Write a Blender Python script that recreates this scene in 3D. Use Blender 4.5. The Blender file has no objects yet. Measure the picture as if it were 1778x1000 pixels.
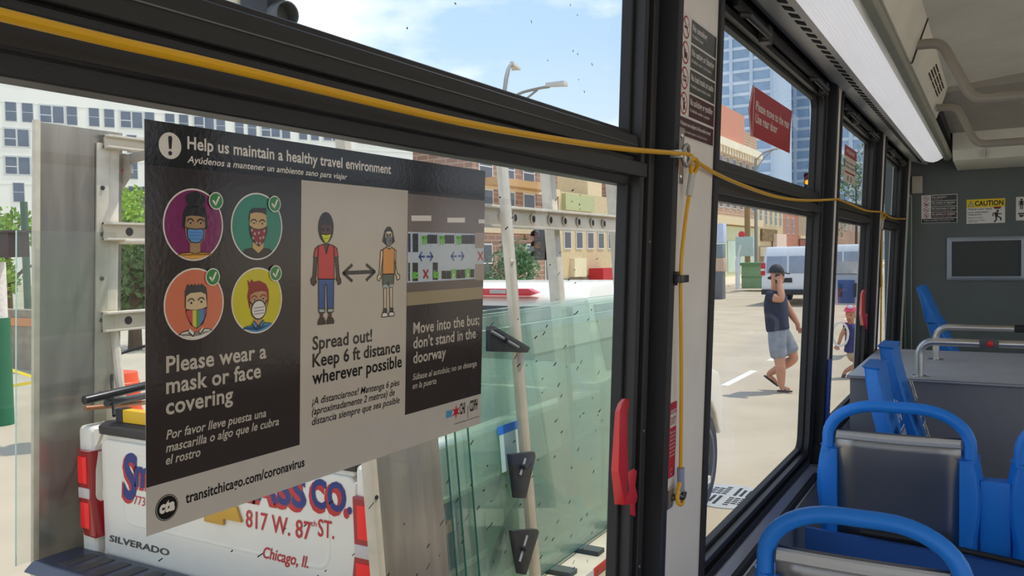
import bpy, bmesh, math, random
from mathutils import Vector, Matrix
random.seed(7)
scn = bpy.context.scene
COL = scn.collection

# ------------------------------------------------------------------ camera
FPX, CX, CY = 1440.0, 889.0, 500.0
CAM = Vector((0.45, 0.0, 2.0))
_L = Vector((1728 - CX, 432 - CY, FPX)).normalized()
_D = _L.cross(Vector((1, -.0175, 0))).normalized()
if _D.y < 0: _D = -_D
_R = _D.cross(_L)
MW = Matrix((_R, _L, -_D))                       # camera axes (right, down, forward) -> world
cam_data = bpy.data.cameras.new('camera'); cam = bpy.data.objects.new('camera', cam_data); COL.objects.link(cam)
cam_data.sensor_width = 36.0; cam_data.lens = FPX / 1778 * 36.0; cam_data.clip_start = 0.02; cam_data.clip_end = 1500
r3 = Matrix((MW.col[0], -MW.col[1], -MW.col[2])).transposed()
cam.matrix_world = Matrix.Translation(CAM) @ r3.to_4x4()
scn.camera = cam

# ------------------------------------------------------------------ sky, sun, exposure
scn.view_settings.view_transform = 'Standard'; scn.view_settings.look = 'None'
scn.view_settings.gamma = 1.0; scn.view_settings.use_curve_mapping = False
scn.view_settings.exposure = 0.74
scn.cycles.transparent_max_bounces = 40; scn.cycles.max_bounces = 10; scn.cycles.use_denoising = True
scn.cycles.sample_clamp_indirect = 6.0
world = bpy.data.worlds.new('sky'); scn.world = world; world.use_nodes = True
wn, wl = world.node_tree.nodes, world.node_tree.links
bg = wn['Background']; bg.inputs[1].default_value = 1.0
tc = wn.new('ShaderNodeTexCoord'); sep = wn.new('ShaderNodeSeparateXYZ'); wl.new(tc.outputs['Generated'], sep.inputs[0])
rp = wn.new('ShaderNodeValToRGB'); wl.new(sep.outputs[2], rp.inputs[0])
rp.color_ramp.elements[0].position = 0.0; rp.color_ramp.elements[0].color = (.66, .71, .77, 1)
rp.color_ramp.elements[1].position = 0.75; rp.color_ramp.elements[1].color = (.22, .36, .62, 1)
e = rp.color_ramp.elements.new(0.25); e.color = (.38, .52, .73, 1)
mp = wn.new('ShaderNodeMapping'); mp.inputs['Scale'].default_value = (2.2, 2.2, 5.5); mp.inputs['Location'].default_value = (0.35, 1.1, .2)
wl.new(tc.outputs['Generated'], mp.inputs[0])
nz = wn.new('ShaderNodeTexNoise'); nz.inputs['Scale'].default_value = 1.5; nz.inputs['Detail'].default_value = 7; nz.inputs['Roughness'].default_value = .55
wl.new(mp.outputs[0], nz.inputs['Vector'])
cr = wn.new('ShaderNodeValToRGB'); cr.color_ramp.elements[0].position = .47; cr.color_ramp.elements[1].position = .66
wl.new(nz.outputs[0], cr.inputs[0])
mx = wn.new('ShaderNodeMixRGB'); wl.new(cr.outputs[0], mx.inputs[0]); wl.new(rp.outputs[0], mx.inputs[1]); mx.inputs[2].default_value = (.84, .85, .88, 1)
wl.new(mx.outputs[0], bg.inputs[0])
sd = bpy.data.lights.new('sun', 'SUN'); sd.energy = 2.2; sd.angle = math.radians(.6); sd.color = (1, .95, .86)
sun = bpy.data.objects.new('sun', sd); COL.objects.link(sun)
sun.rotation_euler = Vector((-.26, -.34, -.905)).to_track_quat('-Z', 'Y').to_euler(); sun.location = (10, 12, 30)

# ------------------------------------------------------------------ geometry helpers
TH = math.radians(2.6)                            # the bus side leans inwards
WT = Vector((math.sin(TH), 0, math.cos(TH))); WN = Vector((math.cos(TH), 0, -math.sin(TH))); WO = Vector((0, 0, 2.0))
def W(s, t, n=0.0): return WO + Vector((0, s, 0)) + t * WT + n * WN
def ray(u, v): return MW @ Vector((u - CX, v - CY, FPX))
def onwall(u, v, n=0.0):
    r = ray(u, v); k = ((WO - CAM).dot(WN) + n) / r.dot(WN); p = CAM + k * r
    return p.y, (p - WO).dot(WT)
def at(u, v, ax, val):
    r = ray(u, v); k = (val - CAM[ax]) / r[ax]; return CAM + k * r
def lean(u, v, x1, k):
    r = ray(u, v); n = Vector((1, 0, -k)); t = ((x1 - k) - CAM.dot(n)) / r.dot(n); return CAM + t * r

def lin(c): return tuple((x / 255 / 12.92 if x <= 10 else ((x / 255 + .055) / 1.055) ** 2.4) for x in c)
MATS = {}
def M(name, rgb, rough=.5, metal=0.0, var=.06, scale=6.0, bump=0.0, bscale=60.0, spec=.5, coat=0.0, emit=0.0, stretch=None, brick=None):
    if name in MATS: return MATS[name]
    m = bpy.data.materials.new(name); m.use_nodes = True; N, Lk = m.node_tree.nodes, m.node_tree.links
    b = N['Principled BSDF']; col = lin(rgb)
    b.inputs['Roughness'].default_value = rough; b.inputs['Metallic'].default_value = metal
    b.inputs['Specular IOR Level'].default_value = spec; b.inputs['Coat Weight'].default_value = coat
    t = N.new('ShaderNodeTexCoord'); src = t.outputs['Object']
    if stretch:
        mpn = N.new('ShaderNodeMapping'); mpn.inputs['Scale'].default_value = stretch; Lk.new(src, mpn.inputs[0]); src = mpn.outputs[0]
    if brick:
        bt = N.new('ShaderNodeTexBrick'); bt.inputs['Color1'].default_value = (*col, 1); bt.inputs['Color2'].default_value = (*[x * .78 for x in col], 1)
        bt.inputs['Mortar'].default_value = (*lin(brick[1]), 1); bt.inputs['Scale'].default_value = 1.0
        bt.inputs['Brick Width'].default_value = brick[0]; bt.inputs['Row Height'].default_value = brick[0] * .38; bt.inputs['Mortar Size'].default_value = brick[0] * .04
        mpn = N.new('ShaderNodeMapping'); mpn.inputs['Rotation'].default_value = (math.radians(90), 0, math.radians(90) if len(brick) < 3 else brick[2])
        sx = N.new('ShaderNodeSeparateXYZ'); Lk.new(src, sx.inputs[0]); cb = N.new('ShaderNodeCombineXYZ')
        ad = N.new('ShaderNodeMath'); ad.operation = 'ADD'; Lk.new(sx.outputs[0], ad.inputs[0]); Lk.new(sx.outputs[1], ad.inputs[1])
        Lk.new(ad.outputs[0], cb.inputs[0]); Lk.new(sx.outputs[2], cb.inputs[1]); Lk.new(cb.outputs[0], bt.inputs['Vector'])
        Lk.new(bt.outputs[0], b.inputs['Base Color'])
    elif var > 0:
        n = N.new('ShaderNodeTexNoise'); n.inputs['Scale'].default_value = scale; n.inputs['Detail'].default_value = 4; Lk.new(src, n.inputs['Vector'])
        r = N.new('ShaderNodeValToRGB'); r.color_ramp.elements[0].position = .3; r.color_ramp.elements[1].position = .7
        r.color_ramp.elements[0].color = (*[x * (1 - var) for x in col], 1); r.color_ramp.elements[1].color = (*[min(1, x * (1 + var)) for x in col], 1)
        Lk.new(n.outputs[0], r.inputs[0]); Lk.new(r.outputs[0], b.inputs['Base Color'])
    else: b.inputs['Base Color'].default_value = (*col, 1)
    if bump:
        n2 = N.new('ShaderNodeTexNoise'); n2.inputs['Scale'].default_value = bscale; n2.inputs['Detail'].default_value = 3; Lk.new(src, n2.inputs['Vector'])
        bp = N.new('ShaderNodeBump'); bp.inputs['Strength'].default_value = bump; bp.inputs['Distance'].default_value = .004
        Lk.new(n2.outputs[0], bp.inputs['Height']); Lk.new(bp.outputs[0], b.inputs['Normal'])
    if emit:
        b.inputs['Emission Color'].default_value = (*col, 1); b.inputs['Emission Strength'].default_value = emit
    MATS[name] = m; return m
def glass(name, tint, refl=1.0, rough=0.0, haze=None):
    if name in MATS: return MATS[name]
    m = bpy.data.materials.new(name); m.use_nodes = True; N, Lk = m.node_tree.nodes, m.node_tree.links
    N.remove(N['Principled BSDF']); o = N['Material Output']
    tr = N.new('ShaderNodeBsdfTransparent'); tr.inputs[0].default_value = (*tint, 1)
    gl = N.new('ShaderNodeBsdfGlossy'); gl.inputs['Roughness'].default_value = rough
    fr = N.new('ShaderNodeFresnel'); fr.inputs[0].default_value = 1.45
    mu = N.new('ShaderNodeMath'); mu.operation = 'MULTIPLY'; mu.inputs[1].default_value = refl; Lk.new(fr.outputs[0], mu.inputs[0])
    ge_ = N.new('ShaderNodeNewGeometry'); su = N.new('ShaderNodeMath'); su.operation = 'SUBTRACT'; su.inputs[0].default_value = 1; Lk.new(ge_.outputs['Backfacing'], su.inputs[1])
    m2 = N.new('ShaderNodeMath'); m2.operation = 'MULTIPLY'; Lk.new(mu.outputs[0], m2.inputs[0]); Lk.new(su.outputs[0], m2.inputs[1]); mu = m2
    ms = N.new('ShaderNodeMixShader'); Lk.new(mu.outputs[0], ms.inputs[0]); Lk.new(tr.outputs[0], ms.inputs[1]); Lk.new(gl.outputs[0], ms.inputs[2])
    out = ms.outputs[0]
    if haze:                                     # a film of dust on the glass
        df = N.new('ShaderNodeBsdfDiffuse'); df.inputs[0].default_value = (*haze[1], 1); m3 = N.new('ShaderNodeMixShader'); m3.inputs[0].default_value = haze[0]
        Lk.new(out, m3.inputs[1]); Lk.new(df.outputs[0], m3.inputs[2]); out = m3.outputs[0]
    Lk.new(out, o.inputs[0]); MATS[name] = m; return m

WLOC = {}
class MB:
    """collects shapes, then builds ONE mesh object"""
    def __init__(s): s.v = []; s.f = []; s.m = []; s.mats = []
    def mi(s, mat):
        if mat not in s.mats: s.mats.append(mat)
        return s.mats.index(mat)
    def add(s, vs, fs, mat):
        o = len(s.v); k = s.mi(mat); s.v += [Vector(p) for p in vs]
        for f in fs: s.f.append([i + o for i in f]); s.m.append(k)
    def box(s, a, b, mat):
        x0, x1 = sorted((a[0], b[0])); y0, y1 = sorted((a[1], b[1])); z0, z1 = sorted((a[2], b[2]))
        s.hexa([(x0, y0, z0), (x1, y0, z0), (x1, y1, z0), (x0, y1, z0), (x0, y0, z1), (x1, y0, z1), (x1, y1, z1), (x0, y1, z1)], mat)
    def hexa(s, p, mat): s.add(p, [(3, 2, 1, 0), (4, 5, 6, 7), (0, 1, 5, 4), (1, 2, 6, 5), (2, 3, 7, 6), (3, 0, 4, 7)], mat)
    def wbox(s, s0, s1, t0, t1, n0, n1, mat):       # a box in the bus wall's own frame
        s.hexa([W(s0, t0, n0), W(s1, t0, n0), W(s1, t0, n1), W(s0, t0, n1), W(s0, t1, n0), W(s1, t1, n0), W(s1, t1, n1), W(s0, t1, n1)], mat)
    def prism(s, a, b, mat, caps=True):              # two matching loops
        n = len(a); fs = [(i, (i + 1) % n, n + (i + 1) % n, n + i) for i in range(n)]
        if caps: fs += [tuple(range(n))[::-1], tuple(range(n, 2 * n))]
        s.add(list(a) + list(b), fs, mat)
    def ring(s, o0, i0, o1, i1, mat):                # picture-frame solid: outer/inner loops, back and front
        n = len(o0); vs = list(o0) + list(i0) + list(o1) + list(i1); fs = []
        for i in range(n):
            j = (i + 1) % n
            fs += [(i, j, n + j, n + i), (2 * n + j, 2 * n + i, 3 * n + i, 3 * n + j), (j, i, 2 * n + i, 2 * n + j), (n + i, n + j, 3 * n + j, 3 * n + i)]
        s.add(vs, fs, mat)
    def tube(s, pts, r, mat, n=10, closed=False, flat=1.0, up=None):
        pts = [Vector(p) for p in pts]; rs = r if isinstance(r, (list, tuple)) else [r] * len(pts); k = len(pts); loops = []
        prev = None
        for i, p in enumerate(pts):
            a = pts[(i - 1) % k] if (closed or i > 0) else p; b = pts[(i + 1) % k] if (closed or i < k - 1) else p
            d = (b - a).normalized()
            if prev is None:
                u = Vector(up) if up else (Vector((0, 0, 1)) if abs(d.z) < .9 else Vector((1, 0, 0)))
            else: u = prev
            x = (u - d * u.dot(d)).normalized(); y = d.cross(x); prev = x
            loops.append([p + rs[i] * (math.cos(q * 2 * math.pi / n) * x * flat + math.sin(q * 2 * math.pi / n) * y) for q in range(n)])
        vs = [q for l in loops for q in l]; fs = []
        for i in range(k if closed else k - 1):
            j = (i + 1) % k
            for q in range(n): fs.append((i * n + q, i * n + (q + 1) % n, j * n + (q + 1) % n, j * n + q))
        if not closed: fs += [tuple(range(n))[::-1], tuple(range((k - 1) * n, k * n))]
        s.add(vs, fs, mat)
    def lathe(s, base, axis, prof, mat, n=20):        # prof: (radius, height along the axis)
        d = Vector(axis).normalized(); u = Vector((0, 0, 1)) if abs(d.z) < .9 else Vector((1, 0, 0)); x = (u - d * u.dot(d)).normalized(); y = d.cross(x); base = Vector(base)
        vs = []; fs = []
        for r, h in prof: vs += [base + d * h + r * (math.cos(q * 2 * math.pi / n) * x + math.sin(q * 2 * math.pi / n) * y) for q in range(n)]
        for i in range(len(prof) - 1):
            for q in range(n): fs.append((i * n + q, i * n + (q + 1) % n, (i + 1) * n + (q + 1) % n, (i + 1) * n + q))
        fs += [tuple(range(n))[::-1], tuple(range((len(prof) - 1) * n, len(prof) * n))]
        s.add(vs, fs, mat)
    def ball(s, c, r, mat, n=12, k=8):
        r = r if isinstance(r, (list, tuple)) else (r, r, r); c = Vector(c); vs = []; fs = []
        for i in range(k + 1):
            a = math.pi * i / k
            for q in range(n): vs.append(c + Vector((r[0] * math.sin(a) * math.cos(q * 2 * math.pi / n), r[1] * math.sin(a) * math.sin(q * 2 * math.pi / n), r[2] * math.cos(a))))
        for i in range(k):
            for q in range(n): fs.append((i * n + q, (i + 1) * n + q, (i + 1) * n + (q + 1) % n, i * n + (q + 1) % n))
        s.add(vs, fs, mat)
    def build(s, name, parent=None, smooth=False, bevel=0.0, seg=2, angle=35):
        me = bpy.data.meshes.new(name); o = bpy.data.objects.new(name, me); COL.objects.link(o)
        if parent is not None: loc = WLOC[parent.name]; o.parent = parent
        else:
            xs = [p.x for p in s.v]; ys = [p.y for p in s.v]; zs = [p.z for p in s.v]
            loc = Vector(((min(xs) + max(xs)) / 2, (min(ys) + max(ys)) / 2, min(zs))); o.location = loc
        me.from_pydata([tuple(p - loc) for p in s.v], [], s.f)
        for m in s.mats: me.materials.append(m)
        for p, k in zip(me.polygons, s.m): p.material_index = k
        bm = bmesh.new(); bm.from_mesh(me); bmesh.ops.recalc_face_normals(bm, faces=bm.faces)
        if bevel:
            bmesh.ops.remove_doubles(bm, verts=bm.verts, dist=1e-5)
            es = [e for e in bm.edges if len(e.link_faces) == 2 and e.calc_face_angle(0) > math.radians(30)]
            bmesh.ops.bevel(bm, geom=es, offset=bevel, segments=seg, profile=.6, affect='EDGES', clamp_overlap=True)
        bm.to_mesh(me); bm.free()
        if smooth or bevel:
            me.polygons.foreach_set('use_smooth', [True] * len(me.polygons)); me.set_sharp_from_angle(angle=math.radians(angle))
        WLOC[o.name] = loc; return o
def tag(o, label=None, cat=None, group=None, kind=None):
    if label: o['label'] = label
    if cat: o['category'] = cat
    if group: o['group'] = group
    if kind: o['kind'] = kind
    return o
def thing(name, loc, label, cat, group=None):
    o = bpy.data.objects.new(name, None); COL.objects.link(o); o.location = loc; o.empty_display_size = .1
    WLOC[o.name] = Vector(loc); return tag(o, label, cat, group)
def struct(o): o['kind'] = 'structure'; return o
def kids(o): return [c for c in COL.objects if c.parent == o]
def dup(o, off, parent=None):
    c = o.copy(); COL.objects.link(c); c.parent = parent
    if parent is None: c.location = Vector(o.location) + Vector(off)
    WLOC[c.name] = WLOC[o.name] + Vector(off)
    for k in kids(o): dup(k, off, c)
    return c
def rrect(x0, x1, y0, y1, r, k=6):
    if r <= 0: r = 1e-4
    out = []
    for cx, cy, a0 in ((x1 - r, y0 + r, -90), (x1 - r, y1 - r, 0), (x0 + r, y1 - r, 90), (x0 + r, y0 + r, 180)):
        out += [(cx + r * math.cos(math.radians(a0 + 90 * i / k)), cy + r * math.sin(math.radians(a0 + 90 * i / k))) for i in range(k + 1)]
    return out

# ------------------------------------------------------------------ flat prints: shapes and lettering on a plane
_tc = {}
def glyphs(txt, bold, shear):
    key = (txt, bold, shear)
    if key not in _tc:
        c = bpy.data.curves.new('t', 'FONT'); c.body = txt; c.offset = bold; c.shear = shear; c.resolution_u = 3; c.space_character = 1.0 + bold * 1.2
        o = bpy.data.objects.new('t', c); COL.objects.link(o)
        bpy.context.view_layer.update(); dg = bpy.context.evaluated_depsgraph_get()
        me = o.evaluated_get(dg).to_mesh(); vs = [(v.co.x, v.co.y) for v in me.vertices]; fs = [tuple(p.vertices) for p in me.polygons]
        o.evaluated_get(dg).to_mesh_clear(); bpy.data.objects.remove(o); bpy.data.curves.remove(c)
        x0 = min(v[0] for v in vs); x1 = max(v[0] for v in vs)
        _tc[key] = ([(v[0] - x0, v[1]) for v in vs], fs, x1 - x0)
    return _tc[key]
CAPH = None
class Flat(MB):
    """layers of flat print on a plane with origin O, axes U (right), V (up), N (towards the reader)"""
    STEP = .00012
    def __init__(s, O, U, V, N, base=0.0): super().__init__(); s.O, s.U, s.V, s.N, s.base = Vector(O), Vector(U), Vector(V), Vector(N), base
    def P(s, x, y, l): return s.O + x * s.U + y * s.V + (s.base + l * s.STEP) * s.N
    def poly(s, pts, mat, l=1): s.add([s.P(x, y, l) for x, y in pts], [tuple(range(len(pts)))], mat)
    def ell(s, c, r, mat, l=1, n=28, a0=0, a1=360):
        r = r if isinstance(r, (tuple, list)) else (r, r)
        full = abs(a1 - a0) >= 360; k = n if full else n + 1
        s.poly([(c[0] + r[0] * math.cos(math.radians(a0 + (a1 - a0) * i / n)), c[1] + r[1] * math.sin(math.radians(a0 + (a1 - a0) * i / n))) for i in range(k)], mat, l)
    def rect(s, x0, x1, y0, y1, mat, l=1, r=0): s.poly(rrect(x0, x1, y0, y1, r, 4) if r else [(x0, y0), (x1, y0), (x1, y1), (x0, y1)], mat, l)
    def line(s, pts, w, mat, l=1):
        pts = [Vector((p[0], p[1])) for p in pts]
        for a, b in zip(pts, pts[1:]):
            d = b - a
            if d.length < 1e-9: continue
            d.normalize(); q = Vector((-d.y, d.x)) * w / 2; a2, b2 = a - d * w * .3, b + d * w * .3
            s.poly([a2 - q, b2 - q, b2 + q, a2 + q], mat, l)
    def text(s, txt, x, y, width, cap, mat, l=1, bold=.02, shear=0.0, ang=0.0, n=None):
        global CAPH
        if CAPH is None: CAPH = max(v[1] for v in glyphs('H', 0, 0)[0])
        vs, fs, w = glyphs(txt, bold, shear); kx = width / w if width else cap / CAPH; ky = cap / CAPH; ca, sa = math.cos(ang), math.sin(ang)
        q = [(v[0] * kx, v[1] * ky) for v in vs]
        s.add([s.P(x + a * ca - b * sa, y + a * sa + b * ca, l) for a, b in q], fs, mat)
# ================================================================== MATERIALS OF THE BUS
blackrub = M('black_rubber', (34, 33, 34), .55, bump=.15, bscale=400)
blackfr = M('black_frame_paint', (40, 38, 37), .42, bump=.08, bscale=500)
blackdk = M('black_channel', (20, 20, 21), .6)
hl_screw = M('highlight_and_screw_grey', (120, 118, 116), .35, metal=.8)  # grey shared by the painted edge highlights and the frame screws
greymet = M('grey_sill_metal', (182, 184, 190), .38, metal=.6)
wallwhite = M('pillar_laminate', (236, 228, 217), .5, bump=.03, bscale=300)
wallgrey = M('lower_wall_laminate', (108, 118, 132), .5, bump=.03, bscale=300)
ceilm = M('ceiling_panel', (236, 232, 216), .55, bump=.05, bscale=200)
ceild = M('ceiling_dark_panel', (168, 162, 150), .6, bump=.05, bscale=200)
bulk = M('bulkhead_laminate', (92, 98, 93), .5, bump=.05, bscale=250)
boxgrey = M('platform_vinyl', (184, 184, 186), .6, bump=.15, bscale=260)
boxface = M('platform_carpet', (130, 128, 130), .75, bump=.3, bscale=300)
floorm = M('floor_vinyl', (176, 170, 160), .6, var=.12, scale=80)
paneg = glass('window_glass', (.95, .968, .965), .6)
steel = M('satin_steel', (200, 196, 190), .3, metal=.85)
chrome = M('bright_steel', (215, 213, 208), .18, metal=1.0)
yellow = M('yellow_cord_vinyl', (226, 168, 14), .35, var=.03)
redpl = M('red_plastic', (214, 34, 42), .38, var=.03)
clearpl = M('clear_crimp_sleeve', (190, 186, 178), .3)
bluepl = M('blue_seat_plastic', (26, 126, 220), .42, var=.03, bump=.12, bscale=500)
bluedk = M('blue_seat_panel', (46, 98, 170), .5, var=.05, bump=.1, bscale=400)
insert = M('brushed_seat_back', (150, 146, 142), .3, metal=.85, bump=.05, bscale=900)
pw = M('print_white', (232, 226, 214), .5, var=0); pk = M('print_black', (28, 25, 25), .5, var=0)
pred = M('print_red', (168, 22, 34), .5, var=0); pyel = M('print_yellow', (240, 208, 20), .5, var=0)

# ================================================================== BUS SIDE: WALL, WINDOWS
T0, T1 = -.70, .548
WIN = [(-.05, 1.277), (1.50, 2.762), (2.855, 3.962), (4.09, 5.185)]
cells = [(-1.6, 1.388), (1.388, 2.8085), (2.8085, 4.026), (4.026, 5.4)]
mb = MB()
for (a, b), (c0, c1) in zip(WIN, cells):
    oc = rrect(c0, c1, -1.3, .60, 0); ic = rrect(a, b, T0, T1, .085)
    mb.ring([W(x, y, -.075) for x, y in oc], [W(x, y, -.075) for x, y in ic], [W(x, y, 0) for x, y in oc], [W(x, y, 0) for x, y in ic], wallwhite)
struct(mb.build('wall_left'))
mb = MB(); mb.wbox(-1.6, 5.4, -1.3, -.725, .001, .012, wallgrey); struct(mb.build('trim_1', bevel=.002))

def lring(mb, a, b, t0, t1, i, o, r, n0, n1, mat):
    A = rrect(a + o, b - o, t0 + o, t1 - o, max(r - o * .55, .006)); B = rrect(a + i, b - i, t0 + i, t1 - i, max(r - i * .55, .005))
    mb.ring([W(x, y, n0) for x, y in A], [W(x, y, n0) for x, y in B], [W(x, y, n1) for x, y in A], [W(x, y, n1) for x, y in B], mat)
for wi, (a, b) in enumerate(WIN):
    wname = 'window_%d' % (wi + 1)
    root = bpy.data.objects.new(wname, None); COL.objects.link(root); root.location = W((a + b) / 2, T0, -.05); WLOC[wname] = root.location.copy(); struct(root)
    mb = MB()
    lring(mb, a, b, T0, T1, .012, -.010, .085, -.07, .006, blackrub)          # lip
    lring(mb, a, b, T0, T1, .034, .012, .085, -.058, -.030, blackdk)
    lring(mb, a, b, T0, T1, .055, .034, .085, -.058, -.018, blackfr)
    lring(mb, a, b, T0, T1, .066, .055, .085, -.058, -.034, blackdk)
    lring(mb, a, b, T0, T1, .080, .066, .085, -.058, -.022, blackfr)
    lring(mb, a, b, T0, T1, .090, .080, .085, -.058, -.040, blackrub)
    mb.build('frame', root, bevel=.0016, seg=1)
    gi = .090; mb = MB()
    # transom: stepped extrusion between the hopper sash and the fixed pane
    prof = [(.189, -.066), (.189, -.042), (.180, -.040), (.1795, -.028), (.150, -.026), (.149, -.033), (.141, -.033), (.140, -.020), (.118, -.020), (.119, -.036), (.1055, -.040), (.1055, -.066)]
    A = [W(a + gi - .03, t, n) for t, n in prof]; B = [W(b - gi + .03, t, n) for t, n in prof]
    mb.prism(A, B, blackfr); mb.build('transom', root, bevel=.0012, seg=1)
    mb = MB()
    for t, n in ((.1802, -.0398), (.1650, -.0268)): mb.wbox(a + gi, b - gi, t - .0006, t + .0006, n - .001, n + .0012, hl_screw)
    mb.build('edge_highlight', root)  # thin pale strips paint the highlights along the transom edges
    mb = MB(); mb.wbox(a + gi - .004, b - gi + .004, .183, T1 - gi + .004, -.056, -.052, paneg); mb.build('hopper_pane', root)
    mb = MB(); mb.wbox(a + gi - .004, b - gi + .004, T0 + gi - .004, .112, -.056, -.052, paneg); lp = mb.build('pane', root)
    if wi == 0:
        mb = MB(); dk = M('dried_dirt', (52, 46, 40), .8)
        for _ in range(330):
            s, t = random.uniform(.26, 1.15), random.uniform(-.55, .09)
            if t > -.19 - .02 and s < .81 and random.random() < .93: continue
            if s < .55 and t > -.2 and s > .36: continue
            l, w_ = random.uniform(.0010, .0042), random.uniform(.0004, .0009); an = math.radians(random.uniform(12, 45))
            d, q = (math.cos(an) * l, math.sin(an) * l), (-math.sin(an) * w_, math.cos(an) * w_)
            z = [W(s + i * d[0] + j * q[0], t + i * d[1] + j * q[1], h) for h in (-.052, -.0517) for i, j in ((-1, -1), (1, -1), (1, 1), (-1, 1))]
            mb.hexa(z, dk)
        tag(mb.build('dirt_fleck', lp), kind='stuff')
        mb = MB()
        for _ in range(34):
            s, t = random.uniform(.45, 1.12), random.uniform(.22, .36); l, w_ = random.uniform(.0008, .0022), random.uniform(.0004, .0008); an = math.radians(random.uniform(-60, -20))
            d, q = (math.cos(an) * l, math.sin(an) * l), (-math.sin(an) * w_, math.cos(an) * w_)
            mb.hexa([W(s + i * d[0] + j * q[0], t + i * d[1] + j * q[1], h) for h in (-.052, -.0517) for i, j in ((-1, -1), (1, -1), (1, 1), (-1, 1))], dk)
        tag(mb.build('dirt_fleck', bpy.data.objects['hopper_pane']), kind='stuff')
    # hopper latches and their slide bar under the head of the frame
    mb = MB(); mb.wbox(a + .14, b - .14, T1 - .066, T1 - .050, -.018, -.006, blackrub)
    mb.build('latch_rail', root, bevel=.002)
    for s in (a + .25, b - .30):
        mb = MB(); mb.tube([W(s - .10, T1 - .080, -.006), W(s - .09, T1 - .080, .008), W(s + .09, T1 - .080, .008), W(s + .10, T1 - .080, -.006)], .0075, blackfr, 8)
        mb.wbox(s + .10, s + .135, T1 - .09, T1 - .055, -.018, .004, blackfr); mb.build('hopper_latch', root, smooth=True)
    # metal sill channel
    mb = MB(); mb.hexa([W(a + .06, T0 + .013, -.03), W(b - .06, T0 + .013, -.03), W(b - .06, T0 + .013, -.003), W(a + .06, T0 + .013, -.003), W(a + .06, T0 + .036, -.03), W(b - .06, T0 + .036, -.03), W(b - .06, T0 + .033, -.016), W(a + .06, T0 + .033, -.016)], greymet); mb.build('sill_strip', root, bevel=.001)
    if wi in (0, 1, 2):
        mb = MB()
        for t in (.40, .02, -.28, -.5): mb.lathe(W(b - .046, t, -.0185), WN, [(.0032, 0), (.0032, .0012), (.0018, .002)], hl_screw, 10)
        mb.build('frame_screw', root)

# ================================================================== CEILING, COVE, FLOOR, BULKHEAD
YA, YB = -1.4, 5.4
def strip(prof, y0, y1, mat, name=None, mb=None):
    m = mb or MB(); m.prism([(x, y0, z) for x, z in prof], [(x, y1, z) for x, z in prof], mat)
    return m if name is None else struct(m.build(name, bevel=.002))
mb = MB()
strip([(.012, 2.565), (.012, 2.522), (.030, 2.512), (.118, 2.482), (.118, 2.50), (.035, 2.53), (.03, 2.565)], YA, 5.3, M('cove_grey', (196, 196, 194), .4), mb=mb)
slot = M('slot_dark', (8, 8, 8), .8)
y = -.5
while y < 5.2:
    for dz in (0,):
        p0, p1 = Vector((.078, 0, 2.4957 - .0012)), Vector((.097, 0, 2.4892 - .0012)); nrm = Vector((-.33, 0, -.94)).normalized() * .0025
        mb.hexa([p0 + Vector((0, y, 0)) + nrm * .3, p1 + Vector((0, y, 0)) + nrm * .3, p1 + Vector((0, y + .03, 0)) + nrm * .3, p0 + Vector((0, y + .03, 0)) + nrm * .3,
                 p0 + Vector((0, y, .004)), p1 + Vector((0, y, .004)), p1 + Vector((0, y + .03, .004)), p0 + Vector((0, y + .03, .004))], slot)
    y += .062
struct(mb.build('trim_2'))
# silver curved trim beside the lamp
strip([(.205, 2.492), (.222, 2.486), (.238, 2.494), (.248, 2.512), (.236, 2.52), (.215, 2.52)], YA, 5.15, M('silver_cove_trim', (196, 196, 180), .3, metal=.6), name='trim_3')
strip([(.246, 2.508), (.252, 2.506), (.292, 2.622), (.30, 2.66), (.26, 2.66)], YA, 3.62, ceilm, name='trim_4')
strip([(.29, 2.618), (.50, 2.640), (.95, 2.672), (1.6, 2.68), (2.25, 2.64), (2.25, 2.75), (.29, 2.75)], YA, 3.6, ceilm, name='ceiling')
mb = MB()      # seams and moulded ribs of the ceiling panels
dks = M('panel_seam', (60, 58, 52), .7)
for yy in (2.28, .9): mb.prism([(.292, yy, 2.6172), (.5, yy, 2.6392), (.95, yy, 2.671), (.95, yy, 2.68), (.292, yy, 2.63)], [(.292, yy + .012, 2.6172), (.5, yy + .012, 2.6392), (.95, yy + .012, 2.671), (.95, yy + .012, 2.68), (.292, yy + .012, 2.63)], dks)
mb.prism([(.62, 2.33, 2.6452), (.628, 2.33, 2.6457), (.628, 2.33, 2.66), (.62, 2.33, 2.66)], [(.62, 3.58, 2.6452), (.628, 3.58, 2.6457), (.628, 3.58, 2.66), (.62, 3.58, 2.66)], dks)
mb.hexa([(.2495, 2.50, 2.505), (.256, 2.50, 2.5055), (.256, 2.508, 2.5055), (.2495, 2.508, 2.505), (.2895, 2.50, 2.622), (.296, 2.50, 2.624), (.296, 2.508, 2.624), (.2895, 2.508, 2.622)], dks)
struct(mb.build('trim_5'))
mb = MB(); sl = M('vent_slot', (70, 40, 34), .8)
for k in range(3):
    for j in range(4):
        y0 = 2.92 + k * .16 + j * .03; z0 = 2.550 + j * .014; x0 = .2515 + (z0 - 2.506) * .345 + .0015
        mb.box((x0, y0, z0), (x0 + .003, y0 + .13, z0 + .004), sl)
struct(mb.build('trim_6'))
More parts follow.
